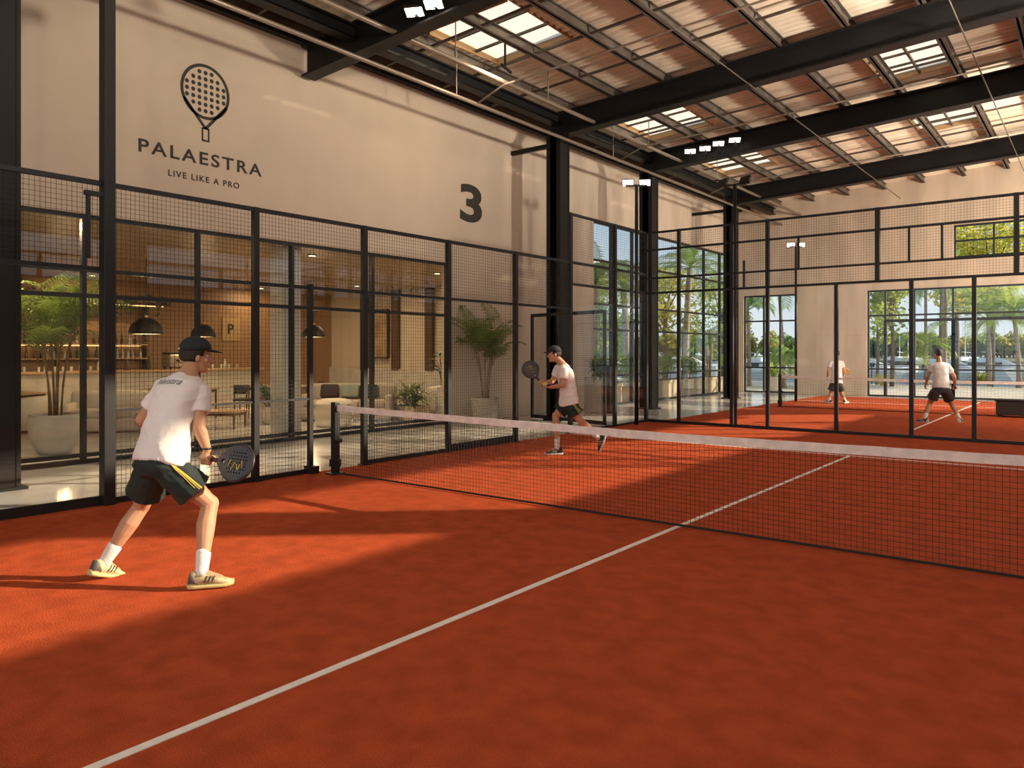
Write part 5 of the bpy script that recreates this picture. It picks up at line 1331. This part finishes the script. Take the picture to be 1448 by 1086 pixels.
def table(label, loc, w, d, h, rz=0, m=WOODT, name='dining_table'):
    r = thing(name, label, 'table', loc); L0 = V(loc); ca, sa = cos(rz), sin(rz); ax = (V((ca, sa, 0)), V((-sa, ca, 0)), UP)
    G().obox(L0+UP*(h-.02), (w/2, d/2, .02), ax).build('tabletop', m, r, bevel=.008)
    G().obox(L0+UP*(h-.07), (w/2-.06, d/2-.06, .03), ax).build('apron', WOODD, r)
    for sx in (-1, 1):
        for sy in (-1, 1):
            p = L0+ax[0]*sx*(w/2-.07)+ax[1]*sy*(d/2-.07); G().tube([p, p+UP*(h-.04)], [.018, .026], 8).build('leg', WOODD, r)
def chair(label, loc, rz, m=BLACKM):
    r = thing('lounge_chair', label, 'chair', loc); L0 = V(loc); ca, sa = cos(rz), sin(rz); ax = (V((ca, sa, 0)), V((-sa, ca, 0)), UP); P = lambda x, y, z: L0+ax[0]*x+ax[1]*y+UP*z
    o = G().obox(P(0, 0, .45), (.22, .21, .03), ax).build('seat', m, r, bevel=.02)
    g = G(); n = 10; ring = []
    for i in range(n+1):
        t = -.9+1.8*i/n; x, y = .235*sin(t), .05+.19*cos(t)-.02; nx, ny = sin(t)*.02, cos(t)*.02
        ring.append([P(x-nx, y-ny, .60), P(x+nx, y+ny, .60), P(x+nx, y+ny+.03, .82), P(x-nx, y-ny+.03, .82)])
    g.loft(ring); g.build('backrest', m, r, True)
    for sx in (-1, 1):
        G().tube([P(sx*.19, -.18, 0), P(sx*.18, -.17, .43)], [.012, .016], 7).build('leg', WOODD, r)
        G().tube([P(sx*.19, .21, 0), P(sx*.18, .18, .43), P(sx*.19, .22, .64)], [.012, .016, .013], 7).build('leg', WOODD, r)
table('small wooden table behind the big potted palm at the far left', (-18.6, 6.35, 0), 1.0, .8, .75, .3)
table('wooden table in the lounge directly left of the near player', (-17.6, 9.5, 0), 1.6, .9, .75, .6)
table('long wooden table in the lounge directly right of the near player', (-17.2, 11.8, 0), 1.8, .9, .75, .6)
table('low oak coffee table in front of the long white sofa', (-15.0, 8.9, 0), 1.2, .7, .38, .6, WOODT, 'coffee_table')
chair('black chair at the small table behind the big potted palm', (-18.9, 5.7, 0), 3.4)
chair('brown chair on the near side of the table left of the near player', (-16.9, 8.9, 0), -1.0, WOODD)
chair('black chair at the left end of the long table right of the near player', (-16.8, 10.75, 0), -2.5)
chair('brown chair on the near side of the long table right of the near player', (-16.25, 11.7, 0), -1.0, WOODD)
chair('dark chair at the right end of the long table, seen beside the white column', (-16.9, 12.95, 0), -.3)
for i, (x, y, lab) in enumerate([(-17.6, 9.4, 'white bowl on the table left of the near player'), (-17.0, 11.9, 'white bowl on the long table right of the near player'), (-17.5, 11.5, 'white jug on the long table right of the near player')]):
    tag(G().lathe([(.05, 0), (.09, .03), (.12, .10), (.11, .10), (.05, .02)] if i < 2 else [(.06, 0), (.08, .1), (.05, .22), (.06, .26), (.05, .26)], (x, y, .75), 18).build('bowl' if i < 2 else 'jug', CREAM, smooth=True), lab, 'tableware')
bush('potted_plant', 'dark leaved plant in a pale pot between the tables and the white column', (-14.9, 10.2, 0), .5, .4, 60, LEAF_D, .6, 17, ('round', .16, .22, .4, POTW))
bush('potted_plant', 'low green plant on the lounge floor left of the near player, by the white sofa', (-14.6, 7.4, 0), .35, .4, 70, LEAF_D, .5, 18, ('round', .18, .24, .3, BLACKM))
